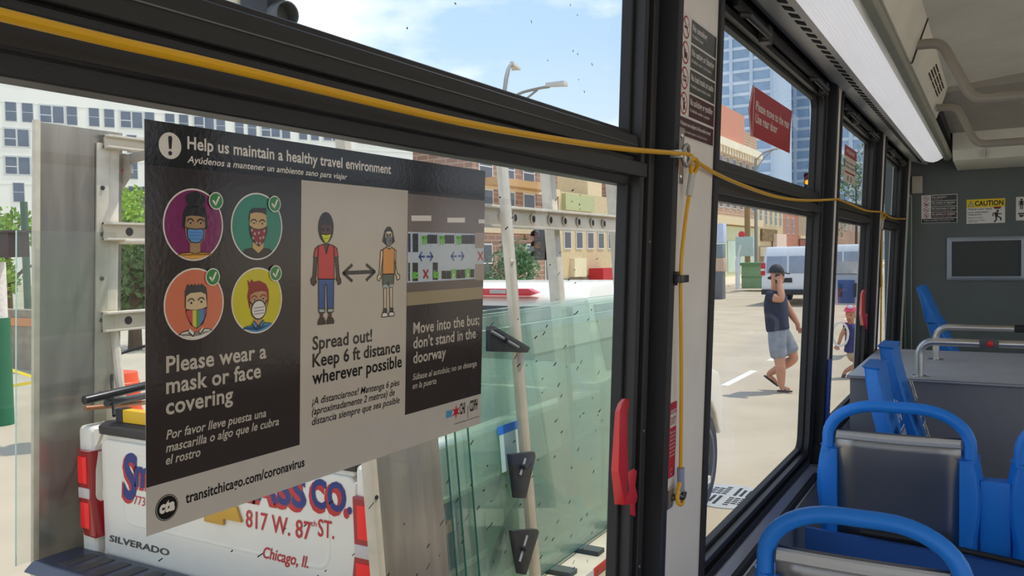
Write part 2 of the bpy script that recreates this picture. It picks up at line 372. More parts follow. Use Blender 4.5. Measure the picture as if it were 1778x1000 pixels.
# lowered front soffit
mb = MB(); mb.box((-.02, 3.62, 2.545), (.254, 5.39, 2.75), blackdk); mb.box((-.02, YA, 2.665), (.27, 3.62, 2.75), blackdk); struct(mb.build('dark_gap_filler'))  # added black blocks; their colour gives the ceiling gap its shade
mb = MB(); mb.prism([(.255, 3.6, 2.60), (.255, 3.6, 2.75), (.255, 5.4, 2.75), (.255, 4.75, 2.585)], [(2.25, 3.6, 2.68), (2.25, 3.6, 2.75), (2.25, 5.4, 2.75), (2.25, 4.75, 2.60)], ceild); struct(mb.build('trim_7'))
mb = MB(); mb.prism([(.262, 4.75, 2.60), (.262, 4.75, 2.50), (.262, 4.80, 2.452), (.262, 5.39, 2.45), (.262, 5.39, 2.62)], [(2.25, 4.75, 2.61), (2.25, 4.75, 2.50), (2.25, 4.80, 2.452), (2.25, 5.39, 2.45), (2.25, 5.39, 2.62)], ceilm)
mb.box((.3995, 4.747, 2.455), (.403, 4.80, 2.60), dks); struct(mb.build('trim_8', bevel=.004))
mb = MB(); mb.box((-.12, YB, .3), (2.3, YB + .05, 2.75), bulk); struct(mb.build('wall_front'))
mb = MB(); mb.box((.03, 5.36, 2.33), (.085, 5.3995, 2.43), M('beige_plastic', (186, 180, 164), .5)); mb.box((-.01, 5.385, 1.2), (.028, 5.3995, 2.32), M('green_window_reflection', (70, 92, 88), .4)); struct(mb.build('trim_9', bevel=.004))  # the green strip colours in window reflections beside the bulkhead
mb = MB(); mb.box((-.08, YA, .68), (2.3, YB, .75), floorm); struct(mb.build('floor'))
mb = MB()   # far side of the bus: low wall, window posts, cove
mb.box((2.3, YA, .68), (2.34, YB, 1.30), wallwhite); mb.box((2.26, YA, 2.40), (2.34, YB, 2.75), ceilm)
for yy in (-.6, .8, 2.15, 3.75, 5.0): mb.box((2.3, yy, 1.35), (2.34, yy + .22, 2.45), wallwhite)
mb.box((2.3, YA, 2.14), (2.34, YB, 2.18), blackfr)
struct(mb.build('wall_right'))

# strip lamp
root = thing('strip_light', (.16, 1.9, 2.48), 'long white ribbed strip light running along the ceiling above the windows', 'light')
lampm = M('ribbed_diffuser', (236, 236, 240), .35, var=.02, emit=.30)
mb = MB(); K = 24; top = []
for i in range(K + 1):
    x = .117 + (.205 - .117) * i / K; f_ = math.sin(math.pi * i / K); top.append((x, 2.483 - .016 * f_ + .006 * i / K + (.0012 if i % 2 else 0)))
prof = top + [(.205, 2.51), (.117, 2.505)]
mb.prism([(x, YA, z) for x, z in prof], [(x, 4.15, z) for x, z in prof], lampm); mb.build('diffuser', root)
mb = MB(); prof = [(x, z) for x, z in top[::3]] + [(.205, 2.51), (.117, 2.505)]
mb.prism([(x, 4.158, z) for x, z in prof], [(x, 5.02, z) for x, z in prof], M('plain_diffuser', (236, 236, 240), .4, var=.02, emit=.30)); mb.build('diffuser', root, bevel=.003)
mb = MB(); mb.box((.125, YA, 2.512), (.2, 5.02, 2.53), blackfr); mb.build('lamp_housing', root)

root = thing('strip_light', (2.15, 1.9, 2.44), 'unseen matching strip light added on the opposite side to light the bus interior', 'light')  # lamp added out of view to help light the interior
mb = MB(); mb.prism([(2.09, YA, 2.47), (2.11, YA, 2.452), (2.17, YA, 2.440), (2.23, YA, 2.452), (2.25, YA, 2.47)], [(2.09, 5.0, 2.47), (2.11, 5.0, 2.452), (2.17, 5.0, 2.440), (2.23, 5.0, 2.452), (2.25, 5.0, 2.47)], M('plain_diffuser', (236, 236, 240), .4, var=.02, emit=.30)); mb.build('diffuser', root)
mb = MB(); mb.box((2.085, YA, 2.47), (2.255, 5.0, 2.49), blackfr); mb.build('lamp_housing', root)

# ceiling grab rails
def crail(y, pts, lab):
    m = M('grey_painted_rail', (150, 142, 130), .42)
    P = [Vector((x, y, z)) for x, z in pts]; out = []
    for i, p in enumerate(P):
        if 0 < i < len(P) - 1:
            a, b = (P[i - 1] - p), (P[i + 1] - p); r = min(.03, a.length * .4, b.length * .4)
            for k in range(6):
                t = k / 5; q0 = p + a.normalized() * r; q1 = p + b.normalized() * r
                out.append(q0 * (1 - t) ** 2 + p * 2 * t * (1 - t) + q1 * t * t)
        else: out.append(p)
    mb = MB(); mb.tube(out, .0135, m, 10, up=(0, 1, 0)); o = mb.build('ceiling_grab_rail', smooth=True)
    return tag(o, lab, 'grab rail', 'cranked rails under the ceiling')
crail(2.5, [(.262, 2.552), (.325, 2.549), (.398, 2.392), (1.3, 2.376)], 'nearer grey cranked grab rail under the ceiling, in front of the other')
crail(3.45, [(.262, 2.522), (.328, 2.52), (.39, 2.378), (1.3, 2.372)], 'farther grey cranked grab rail under the ceiling, beside the pale front soffit')

# ================================================================== PULL CORDS AND CLIPS
def bez(pts, n=8):
    out = []; P = [Vector(p) for p in pts]
    for i in range(len(P) - 1):
        p0 = P[max(i - 1, 0)]; p1, p2 = P[i], P[i + 1]; p3 = P[min(i + 2, len(P) - 1)]
        for k in range(n):
            t = k / n; out.append(.5 * ((2 * p1) + (-p0 + p2) * t + (2 * p0 - 5 * p1 + 4 * p2 - p3) * t * t + (-p0 + 3 * p1 - 3 * p2 + p3) * t ** 3))
    return out + [P[-1]]
def wp(u, v, n): s, t = onwall(u, v, n); return W(s, t, n)
CR = .0036
mb = MB(); near = [wp(-150, -13, .016), wp(0, 25, .016), wp(200, 73, .016), wp(400, 118, .016), wp(800, 212, .016), wp(1000, 247, .017), wp(1100, 260, .018), wp(1193, 268, .019), wp(1203, 276, .019), wp(1240, 300, .012), wp(1290, 322, .008), wp(1350, 342, .007), wp(1400, 348, .008), wp(1455, 346, .012)]
mb.tube(bez(near), CR, yellow, 10)
tag(mb.build('pull_cord', smooth=True), 'long yellow stop request cord strung across the big window and the transom behind it', 'cord', 'yellow stop request cords')
mb = MB(); mb.tube(bez([wp(1455, 346, .012), wp(1480, 356, .008), wp(1505, 366, .008), wp(1532, 369, .012), wp(1550, 379, .008), wp(1575, 380, .010)]), CR, yellow, 10)
tag(mb.build('pull_cord', smooth=True), 'short sagging yellow stop request cord across the farthest two windows', 'cord', 'yellow stop request cords')
def vcord(x0, y0, pts, low, lab):
    root = thing('hanging_cord', wp(pts[-1][0], pts[-1][1], .012), lab, 'cord', 'yellow stop request cords')
    n = .016; loop = [wp(x0 - 2, y0 + 24 * low, n), wp(x0 - 3.5 * low, y0 + 10 * low, n), wp(x0 - 3 * low, y0 - 3 * low, n + .003), wp(x0 + 2, y0 - 6 * low, n + .006), wp(x0 + 7 * low, y0 - 2 * low, n + .005), wp(x0 + 6 * low, y0 + 10 * low, n), wp(x0 - 1, y0 + 24 * low, n)]
    mb = MB(); mb.tube(bez(loop, 6), CR, yellow, 8); mb.build('top_loop', root, smooth=True)
    mb = MB(); mb.tube(bez([wp(*p, .012) for p in pts], 6), CR * .9, yellow, 8); mb.build('cord', root, smooth=True)
    mb = MB(); a, b = wp(x0 - 1, y0 + 18 * low, n), wp(x0 - 7 * low, y0 + 58 * low, .013); mb.tube([a, b], .0075, clearpl, 10, flat=.7); mb.build('crimp_sleeve', root, bevel=.001)
    return root
hc = vcord(1203, 282, [(1197, 335), (1188, 400), (1182, 480), (1183, 650), (1182, 790), (1181, 830)], 1.0, 'vertical yellow cord hanging on the white pillar from a looped crimp')
mb = MB(); mb.tube(bez([wp(1180, 838, .013), wp(1176, 860, .014), wp(1178, 874, .016), wp(1184, 874, .016), wp(1187, 858, .014), wp(1182, 838, .013)], 6), CR, yellow, 8); mb.build('bottom_loop', hc, smooth=True)
mb = MB(); mb.tube([wp(1182, 812, .013), wp(1182, 852, .013)], .0065, M('blue_crimp_sleeve', (140, 150, 175), .3), 10); mb.build('crimp_sleeve', hc, bevel=.001)
vcord(1534, 372, [(1532, 400), (1531, 450), (1530, 520), (1529, 600)], .45, 'thin vertical yellow cord hanging beside the last window')
mb = MB(); a = wp(1182, 268, .001)    # screw-down eye bracket
s_, t_ = onwall(1180, 270, .001)
mb.wbox(s_ - .012, s_ + .016, t_ - .045, t_ + .045, 0, .003, steel)
for dt in (-.033, .033): mb.lathe(W(s_ + .002, t_ + dt, .003), WN, [(.006, 0), (.0055, .002), (.002, .003)], chrome, 12)
s2, t2 = onwall(1192, 270, .018); mb.tube([W(s2 + .016 * math.cos(i * .5236), t2 + .016 * math.sin(i * .5236), .018) for i in range(12)], .004, steel, 8, closed=True); mb.wbox(s2 - .032, s2 - .012, t2 - .006, t2 + .006, .002, .021, steel)
tag(mb.build('cord_bracket', bevel=.0006), 'small steel eye bracket holding the yellow cord on the white pillar', 'bracket')
s_, t_ = onwall(1180, 484, .01); mb = MB(); mb.wbox(s_ - .02, s_ + .004, t_ - .011, t_ + .011, 0, .006, blackrub); mb.wbox(s_ - .014, s_ + .024, t_ - .006, t_ + .006, .004, .018, M('smoky_clip', (60, 56, 52), .3))
mb.wbox(s_ - .018, s_ - .008, t_ + .006, t_ + .012, 0, .012, blackrub); tag(mb.build('cord_clip', bevel=.001), 'small dark plastic clip holding the vertical cord halfway down the pillar', 'clip')
s_, t_ = onwall(1172, 866, .01); mb = MB(); mb.wbox(s_ - .02, s_ + .002, t_ - .014, t_ + .018, 0, .006, steel); mb.tube(bez([W(s_ - .005, t_, .004), W(s_ + .008, t_ + .003, .012), W(s_ + .02, t_ - .002, .016), W(s_ + .022, t_ + .008, .018)], 5), .005, M('dark_steel', (90, 90, 92), .35, metal=.8), 8)
tag(mb.build('cord_hook', smooth=True), 'small steel hook at the foot of the vertical yellow cord', 'hook')

# red emergency handles
def rhandle(u0, v0, k, n0, lab):
    q = lambda u, v, n: wp(u0 + (u - 1080) * k, v0 + (v - 691) * k, n0 + n)
    b = q(1095, 896, 0); root = thing('release_handle', b, lab, 'handle', 'red emergency window handles')
    mb = MB(); A = []
    for v, l, c, r, d in ((692, 1080, 1086, 1092, .020), (700, 1073, 1080, 1093, .030), (714, 1068, 1076, 1090, .034), (770, 1064, 1075, 1090, .034), (818, 1061, 1074, 1091, .034), (846, 1064, 1079, 1089, .031), (876, 1067, 1086, 1087.5, .024)):
        A.append([q(l, v, d - .016), q(c, v, d), q(r, v + 1, d - .010), q(r - 3, v + 1, d - .022), q(l + 4, v, d - .026)])
    for a, b_ in zip(A, A[1:]): mb.prism(a, b_, redpl, caps=False)
    mb.add(A[0], [(0, 1, 2, 3, 4)], redpl); mb.add(A[-1], [(0, 1, 2, 3, 4)], redpl); mb.build('lever', root, bevel=.0012, seg=2)
    mb = MB(); C = [(1090, 820), (1100, 813), (1106, 818), (1103, 842), (1107, 862), (1104, 874), (1084, 877), (1092, 850)]
    mb.prism([q(u, v, 0) for u, v in C], [q(u, v, .016) for u, v in C], redpl); mb.build('pivot_block', root, bevel=.0012)
    mb = MB(); C = [(1094, 874), (1103, 874), (1103, 897), (1094, 893)]; mb.prism([q(u, v, 0) for u, v in C], [q(u, v, .005) for u, v in C], redpl); mb.build('tail_tab', root, bevel=.0006)
rhandle(1080, 691, 1.0, -.018, 'big red emergency release handle on the black frame of the near window')
rhandle(1498, 503, .335, -.018, 'small red emergency release handle on the frame of the third window')

# ================================================================== DECALS
ph = Flat(W(0, 0, .0004), (0, 1, 0), WT, WN)         # pillar prints
lam = M('decal_white', (226, 220, 210), .35, var=0)
def prohib(f, c, r, kind, l=2):
    f.ell(c, r, pred, l); f.ell(c, r * .84, lam, l + 1)
    x, y = c
    if kind == 0: f.rect(x - r * .55, x + r * .35, y - r * .12, y + r * .08, pk, l + 2); f.line([(x + r * .4, y + r * .1), (x + r * .5, y + r * .4)], r * .1, pk, l + 2)
    elif kind == 1: f.poly([(x - r * .35, y - r * .5), (x - r * .05, y - r * .5), (x + .02 * r, y + r * .3), (x - r * .42, y + r * .3)], pk, l + 2); f.ell((x + r * .25, y - r * .2), (r * .28, r * .3), pk, l + 2)
    elif kind == 2: f.rect(x - r * .5, x + r * .5, y - r * .3, y + r * .2, pk, l + 2); f.ell((x - r * .22, y - r * .05), r * .16, lam, l + 3, 12); f.ell((x + r * .22, y - r * .05), r * .16, lam, l + 3, 12)
    else: f.ell((x, y + r * .35), r * .18, pk, l + 2, 12); f.poly([(x - r * .2, y + r * .12), (x + r * .25, y + r * .12), (x + r * .2, y - r * .6), (x - r * .15, y - r * .6)], pk, l + 2); f.line([(x + r * .2, y), (x + r * .5, y + r * .2)], r * .12, pk, l + 2)
    d = r * .64; f.line([(x - d, y + d), (x + d, y - d)], r * .15, pred, l + 4)
RULES = [('No smoking', 'Prohibido fumar'), ('No eating or littering', 'Prohibido comer o tirar basura'), ('No loud music or audio', 'Prohibido poner música o audio'), ('No soliciting or gambling', 'Prohibido vender o apostar')]
def rules(f, x0, x1, y0, y1, parent_label, name='rules_decal', foot=True):
    root = thing(name, f.P((x0 + x1) / 2, y0, 0), parent_label, 'sticker', 'prohibition stickers')
    O, U, V, N, b = f.O, f.U, f.V, f.N, f.base
    F = lambda: Flat(O, U, V, N, b)
    w, h = x1 - x0, y1 - y0; m = F(); m.rect(x0, x1, y0, y1, lam, 1); m.build('backing', root)
    xs = x0 + w * .27; rh = h * .2
    for i, (a, s2) in enumerate(RULES):
        yt = y1 - h * .02 - i * (rh * 1.02); m = F(); dk = M('decal_dark', (58, 58, 50), .35, var=0) if i < 3 else M('decal_maroon', (70, 20, 26), .35, var=0)
        m.rect(xs, x1 - w * .015, yt - rh * .94, yt, dk, 2); q = m.build('rule_band', root)
        m = F(); m.text(a, xs + w * .03, yt - rh * .42, w * (.40 if i == 0 else .64), rh * .26, lam, 3, .02); m.text(s2, xs + w * .03, yt - rh * .70, w * (.3 if i == 0 else .56), rh * .13, lam, 3, .008); m.build('lettering', q)
        m = F(); prohib(m, (x0 + w * .135, yt - rh * .48), min(w * .125, rh * .46), i); m.build('prohibition_symbol', root)
    m = F(); m.rect(x0 + w * .01, x1 - w * .015, y0 + h * .01, y0 + h * .16, M('decal_maroon', (70, 20, 26), .35, var=0) if foot else pk, 2); q = m.build('warning_band', root)
    m = F(); m.text('Violators are subject to fine and/or arrest', x0 + w * .06, y0 + h * .095, w * .84, h * .032, lam, 3, .02); m.text('Violadores estarán sujetos a multa y/o arresto', x0 + w * .06, y0 + h * .04, w * .74, h * .02, lam, 3, .005); m.build('lettering', q)
rules(ph, 1.290, 1.486, .192, .390, 'tall prohibition sticker with red circles on the white pillar above the cord bracket')
# emergency instruction decal
root = thing('instruction_decal', W(1.316, -.372, 0), 'narrow red emergency instruction sticker low on the white pillar', 'sticker')
f = Flat(ph.O, ph.U, ph.V, ph.N); f.rect(1.301, 1.334, -.372, -.245, M('decal_red', (196, 36, 44), .4, var=0), 1, .004); f.build('backing', root)
f = Flat(ph.O, ph.U, ph.V, ph.N); f.rect(1.303, 1.332, -.287, -.264, lam, 2); f.text('EXIT', 1.306, -.282, .022, .012, pred, 3, .02)
f.text('EMERGENCY', 1.304, -.2625, .027, .005, lam, 3, .03)
for k in range(7): f.text(('Pull red handle', 'at the bottom', 'of window and', 'push window', 'outward to', 'open in case', 'of emergency')[k], 1.304, -.297 - k * .0065, .026, .0034, lam, 3, .02)
f.ell((1.317, -.362), .006, lam, 2); f.ell((1.317, -.362), .005, M('decal_red', (196, 36, 44), .4, var=0), 3); f.build('lettering', root)

# sticker on the glass of window 2
gl = Flat(W(0, 0, -.0518), (0, 1, 0), WT, WN)
def Z(x0, y0, k, n=-.0515): return lambda x, y: onwall(x0 + x / k, y0 + y / k, n)
root = thing('red_window_sticker', W(2.15, .27, -.051), 'red please move to the rear sticker on the upper glass of the second window', 'sticker')
dred = M('sticker_red', (176, 18, 34), .4, var=.02)
f = Flat(gl.O, gl.U, gl.V, gl.N)
f.poly([(1.962, .384), (2.376, .386), (2.366, .330), (2.369, .270), (1.962, .270)], dred, 1)
f.poly([(1.946, .385), (1.952, .385), (1.925, .326), (1.952, .268), (1.946, .268), (1.918, .326)], dred, 1); f.poly([(1.952, .385), (1.958, .385), (1.930, .326), (1.958, .268), (1.952, .268), (1.925, .326)], lam, 1)
f.poly([(1.958, .385), (1.963, .3845), (1.963, .2685), (1.958, .268), (1.930, .326)], dred, 1); f.poly([(1.962, .384), (1.966, .384), (1.966, .270), (1.962, .270)], lam, 2); f.build('backing', root)
f = Flat(gl.O, gl.U, gl.V, gl.N); f.text('Please move to the rear', 1.985, .334, .365, .021, lam, 2, .02); f.text('Use rear door', 1.985, .305, .225, .021, lam, 2, .02); f.build('lettering', root)
root = thing('notice_sticker', W(3.45, .265, -.051), 'small notice sticker with a red heading on the upper glass of the third window', 'sticker')
f = Flat(gl.O, gl.U, gl.V, gl.N); f.rect(3.30, 3.61, .262, .397, M('notice_paper', (226, 214, 196), .5, var=0), 1); f.build('backing', root)
f = Flat(gl.O, gl.U, gl.V, gl.N); f.rect(3.30, 3.61, .358, .397, dred, 2); f.text('PLEASE', 3.36, .372, .19, .012, lam, 3); f.rect(3.302, 3.325, .315, .345, pk, 2); f.rect(3.585, 3.608, .315, .345, pk, 2)
f.text('Keep distance', 3.345, .333, .22, .010, pk, 2); f.text('Wear a mask', 3.345, .316, .22, .010, pk, 2); f.rect(3.33, 3.58, .296, .303, dred, 2); f.rect(3.40, 3.42, .268, .288, pk, 2); f.rect(3.48, 3.50, .268, .288, pk, 2); f.build('lettering', root)
root = thing('blue_notice', W(2.79, -.47, .001), 'narrow blue strip notice standing on the window post behind the front seat', 'sticker')
s_, t_ = onwall(1437, 742, .012); s2_, t2_ = onwall(1438, 626, .012); mb = MB(); mb.wbox(2.768, 2.80, t_, t2_, .006, .016, M('notice_blue', (40, 84, 168), .4)); mb.build('strip', root, bevel=.001)
f = Flat(W(0, 0, .0162), (0, 1, 0), WT, WN)
for k in range(8): f.rect(2.778, 2.790, t_ + .01 + k * .018, t_ + .02 + k * .018, lam, 1)
f.build('lettering', root)

# bulkhead stickers and frame
fb = Flat((0, 5.3992, 0), (1, 0, 0), (0, 0, 1), (0, -1, 0))
rules(fb, .077, .262, 2.155, 2.318, 'rules sticker with black bands on the dark bulkhead, left of the caution sticker', foot=False)
def fbb(l=0): return Flat((0, 5.3992, 0), (1, 0, 0), (0, 0, 1), (0, -1, 0))
root = thing('caution_sticker', (.40, 5.399, 2.143), 'yellow and white CAUTION sticker on the dark bulkhead', 'sticker')
f = fbb(); f.rect(.308, .497, 2.145, 2.282, lam, 1); f.build('backing', root)
f = fbb(); f.rect(.308, .497, 2.235, 2.282, pyel, 2); q = f.build('heading_band', root)
f = fbb(); f.text('CAUTION', .349, 2.2455, .14, .026, pk, 3, .035); f.poly([(.315, 2.242), (.343, 2.242), (.329, 2.274)], pk, 3); f.poly([(.319, 2.2445), (.339, 2.2445), (.329, 2.268)], lam, 4); f.rect(.3275, .3305, 2.2505, 2.260, pk, 5); f.rect(.3275, .3305, 2.246, 2.249, pk, 5); f.build('lettering', q)
f = fbb()
for tx, y, w_ in (('Watch your head', 2.222, .118), ('Low overhead', 2.205, .098), ('clearance', 2.192, .068), ('PRECAUCIÓN', 2.175, .073), ('Cuidado con su cabeza', 2.162, .085), ('techo bajo', 2.153, .05)): f.text(tx, .314, y, w_, .0095 if y > 2.18 else .006, pk, 2, .02)
f.build('lettering', root)
f = fbb(); f.rect(.441, .478, 2.229, 2.237, pred, 2); f.rect(.444, .475, 2.224, 2.229, pk, 2); f.ell((.461, 2.213), .0065, pk, 2); f.poly([(.444, 2.204), (.462, 2.207), (.464, 2.180), (.450, 2.176)], pk, 2); f.line([(.446, 2.204), (.437, 2.196), (.440, 2.184)], .005, pk, 2); f.line([(.460, 2.202), (.471, 2.194), (.480, 2.197)], .005, pk, 2)
f.line([(.462, 2.181), (.476, 2.174), (.477, 2.160)], .007, pk, 2); f.line([(.453, 2.178), (.455, 2.165), (.446, 2.152)], .007, pk, 2); f.build('running_figure', root)
root = thing('attendant_sticker', (.60, 5.399, 2.155), 'white sticker with a black standing figure at the right end of the bulkhead', 'sticker')
f = fbb(); f.rect(.549, .665, 2.155, 2.285, lam, 1); f.build('backing', root)
f = fbb(); f.ell((.575, 2.270), .0055, pk, 2); f.rect(.567, .583, 2.240, 2.264, pk, 2); f.rect(.562, .565, 2.236, 2.262, pk, 2); f.rect(.585, .588, 2.236, 2.262, pk, 2); f.rect(.568, .573, 2.217, 2.24, pk, 2); f.rect(.577, .582, 2.217, 2.24, pk, 2)
f.build('standing_figure', root)
f = fbb(); f.poly([(.558, 2.196), (.592, 2.196), (.590, 2.188), (.560, 2.188)], pk, 2); f.ell((.575, 2.185), (.012, .012), pk, 2, 14, 180, 360); f.build('masked_face', root)
f = fbb(); f.text('Please remain seated', .60, 2.26, .058, .007, pk, 2); f.text('until bus stops', .60, 2.245, .045, .007, pk, 2); f.build('lettering', root)
root = thing('panel_frame', (.395, 5.395, 1.82), 'silver rectangular frame holding a blank dark panel on the bulkhead', 'frame')
mb = MB(); o_ = rrect(.209, .60, 1.822, 2.070, .006, 2); i_ = rrect(.235, .574, 1.846, 2.046, .003, 2)
mb.ring([(x, 5.3995, z) for x, z in o_], [(x, 5.3995, z) for x, z in i_], [(x, 5.387, z) for x, z in o_], [(x, 5.383, z) for x, z in i_], M('dull_aluminium', (150, 156, 162), .4, metal=.6)); mb.build('frame', root, bevel=.001)
mb = MB(); mb.box((.235, 5.393, 1.846), (.574, 5.399, 2.046), M('blank_panel', (58, 61, 58), .5)); mb.build('panel', root)

# ================================================================== SEATS
def arcpts(xl, xr, zb, zt, r, y0, y1):
    """inverted U in the X-Z plane"""
    pts = [(xl, zb)]; k = 9
    for i in range(k + 1):
        a = math.pi - i * (math.pi / 2) / k; pts.append((xl + r[0] + r[0] * math.cos(a), zt - r[1] + r[1] * math.sin(a)))
    for i in range(k + 1):
        a = math.pi / 2 - i * (math.pi / 2) / k; pts.append((xr - r[0] + r[0] * math.cos(a), zt - r[1] + r[1] * math.sin(a)))
    pts.append((xr, zb)); return pts
def seat_back(root, x0, x1, y, zt, w=1.0):
    h = .32; zi = zt - .090                              # insert top
    mb = MB(); P = arcpts(x0 + .026, x1 - .026, zi - .045, zt - .011, (.12, .085), 0, 0)
    mb.tube([(x, y + (zt - z) * -.05, z) for x, z in P], .0152, bluepl, 12, flat=1.0, up=(0, 1, 0)); mb.build('grab_handle', root, smooth=True)
    for s in (-1, 1):                                    # side wings, wider towards the bottom
        xe = x0 if s < 0 else x1; mb = MB(); loops = []
        for t in range(9):
            z = zi - .035 - t * h / 8; bul = .012 * math.sin(math.pi * min(1, t / 5)) ; wd = .050
            xo = xe + s * bul - s * .010; xi = xe - s * wd; yb = y - .015 * (t / 8)
            loops.append([Vector((xo, yb + .045, z)), Vector((xo + s * .004, yb + .01, z)), Vector((xo - s * .012, yb - .018, z)), Vector((xi, yb - .020, z)), Vector((xi, yb + .03, z))])
        for a, b in zip(loops, loops[1:]): mb.prism(a, b, bluepl, caps=False)
        mb.add(loops[0], [(0, 1, 2, 3, 4)], bluepl); mb.add(loops[-1], [(4, 3, 2, 1, 0)], bluepl); mb.build('side_wing', root, bevel=.004)
    mb = MB(); A = []; xa, xb = x0 + .046, x1 - .046
    for q in [(.004, .012), (.0, .0), (-.010, -.004), (-.016, -.016), (-.017, -.03), (-.012, -.10), (-.010, -.2), (-.016, -h - .02)]:
        A.append((y + q[0], zi + q[1]))
    vs = []; fs = []; nx = 7
    for yy, zz in A:
        for i in range(nx): f_ = i / (nx - 1); vs.append((xa + (xb - xa) * f_, yy + .006 * math.sin(math.pi * f_), zz - .004 * math.sin(math.pi * f_)))
    for r in range(len(A) - 1):
        for i in range(nx - 1): fs.append((r * nx + i, r * nx + i + 1, (r + 1) * nx + i + 1, (r + 1) * nx + i))
    mb.add(vs, fs, insert); o = mb.build('back_panel', root, smooth=True, angle=60)
    md = o.modifiers.new('thick', 'SOLIDIFY'); md.thickness = .006; md.offset = -1
    mb = MB(); nq = 9; mb.tube([(xa + (xb - xa) * i / nq, y - .004 + .006 * math.sin(math.pi * i / nq), zi - .004 - .004 * math.sin(math.pi * i / nq)) for i in range(nq + 1)], .0135, M('lip_highlight', (214, 210, 204), .34, metal=.7), 10); mb.build('top_lip', root, smooth=True)  # lip coloured brighter for the light its bent steel reflects
    mb = MB(); mb.box((x0 + .04, y + .03, zt - .40), (x1 - .04, y + .075, zi - .02), bluedk); mb.build('front_cushion', root, bevel=.01)
def double_seat(y, zt, x0, lab, W_=.385):
    root = thing('double_seat', (x0 + .42, y, .75), lab, 'seat', 'blue rows of seats seen from behind')
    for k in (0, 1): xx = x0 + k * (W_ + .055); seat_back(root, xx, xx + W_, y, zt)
    mb = MB(); mb.box((x0 + W_ - .006, y - .012, zt - .42), (x0 + W_ + .061, y + .04, zt - .175), bluepl); mb.build('connector', root, bevel=.008)
    mb = MB(); mb.prism([(x0 - .03, y - .035, .95), (x0 + .86, y - .035, .95), (x0 + .86, y - .035, zt - .40), (x0 + .42, y - .035, zt - .365), (x0 - .03, y - .035, zt - .345)], [(x0 - .03, y - .02, .95), (x0 + .86, y - .02, .95), (x0 + .86, y - .02, zt - .40), (x0 + .42, y - .02, zt - .365), (x0 - .03, y - .02, zt - .345)], bluedk); mb.build('lower_shell', root, bevel=.003)
    mb = MB(); mb.tube([(x0 + .11, y - .040, zt - .335), (x0 + .25, y - .042, zt - .337), (x0 + .42, y - .042, zt - .352), (x0 + .86, y - .042, zt - .395)], .008, blackrub, 8); mb.build('edge_trim', root, smooth=True)
    for xx in (x0 + .0, x0 + .43): mb = MB(); mb.lathe((xx, y - .035, zt - .425), (0, -1, 0), [(.008, 0), (.007, .003), (.003, .0045)], steel, 12); mb.build('bolt', root, smooth=True)
    mb = MB(); mb.box((x0 + .01, y + .03, .98), (x0 + .82, y + .45, 1.08), bluepl); mb.build('seat_cushion', root, bevel=.02)
    for xx in (x0 + .12, x0 + .66): mb = MB(); mb.box((xx, y + .08, .75), (xx + .05, y + .36, .985), greymet); mb.build('leg', root, bevel=.004)
    return root
double_seat(2.33, 1.607, .040, 'blue double seat with grey steel back, second row from the camera, before the grey platform')
double_seat(1.48, 1.563, .074, 'blue double seat with grey steel back nearest the camera, cut off by the picture edge', .362)

# platform over the wheel
mb = MB(); mb.box((.0, 3.17, .75), (1.15, 4.1, 1.545), boxface); mb.box((-.01, 3.16, 1.545), (1.155, 4.1, 1.556), boxgrey)
tag(mb.build('wheel_platform', bevel=.004), 'large grey boxed platform with steel rails behind the second row of seats', 'platform')
def rail(y, xl, zb, zt, r, lab, btn):
    root = thing('luggage_rail', (xl, y, zb), lab, 'rail', 'steel rails on the grey platform')
    pts = [(xl, y, zb)] + [(xl + .045 - .045 * math.cos(i * math.pi / 16), y, zt - .045 + .045 * math.sin(i * math.pi / 16)) for i in range(9)] + [(1.05, y, zt), (1.05, y, zb)]
    mb = MB(); mb.tube(pts, r, steel, 12, up=(0, 1, 0)); mb.build('tube', root, smooth=True)
    mb = MB(); mb.lathe((xl, y, zb), (0, 0, 1), [(.030, 0), (.030, .004), (.018, .007)], chrome, 20); mb.build('flange', root, smooth=True)
    if btn:
        mb = MB(); mb.box((.405, y - .02, zt - .016), (.462, y + .018, zt + .018), M('button_grey', (78, 80, 80), .45)); b_ = mb.build('button_housing', root, bevel=.004)
        mb = MB(); mb.lathe((.436, y - .02, zt + .001), (0, -1, 0), [(.011, 0), (.010, .004), (.006, .0055)], redpl, 16); mb.build('stop_button', b_, smooth=True)
    else:
        mb = MB(); mb.tube([(.515, y, zt), (.55, y, zt)], r * 1.25, blackrub, 12); mb.build('coupling', root)
rail(3.22, .222, 1.556, 1.681, .0135, 'nearer steel rail with a red stop button on the grey platform', True)
rail(3.74, .245, 1.556, 1.690, .0125, 'farther steel rail on the grey platform, behind the button rail', False)

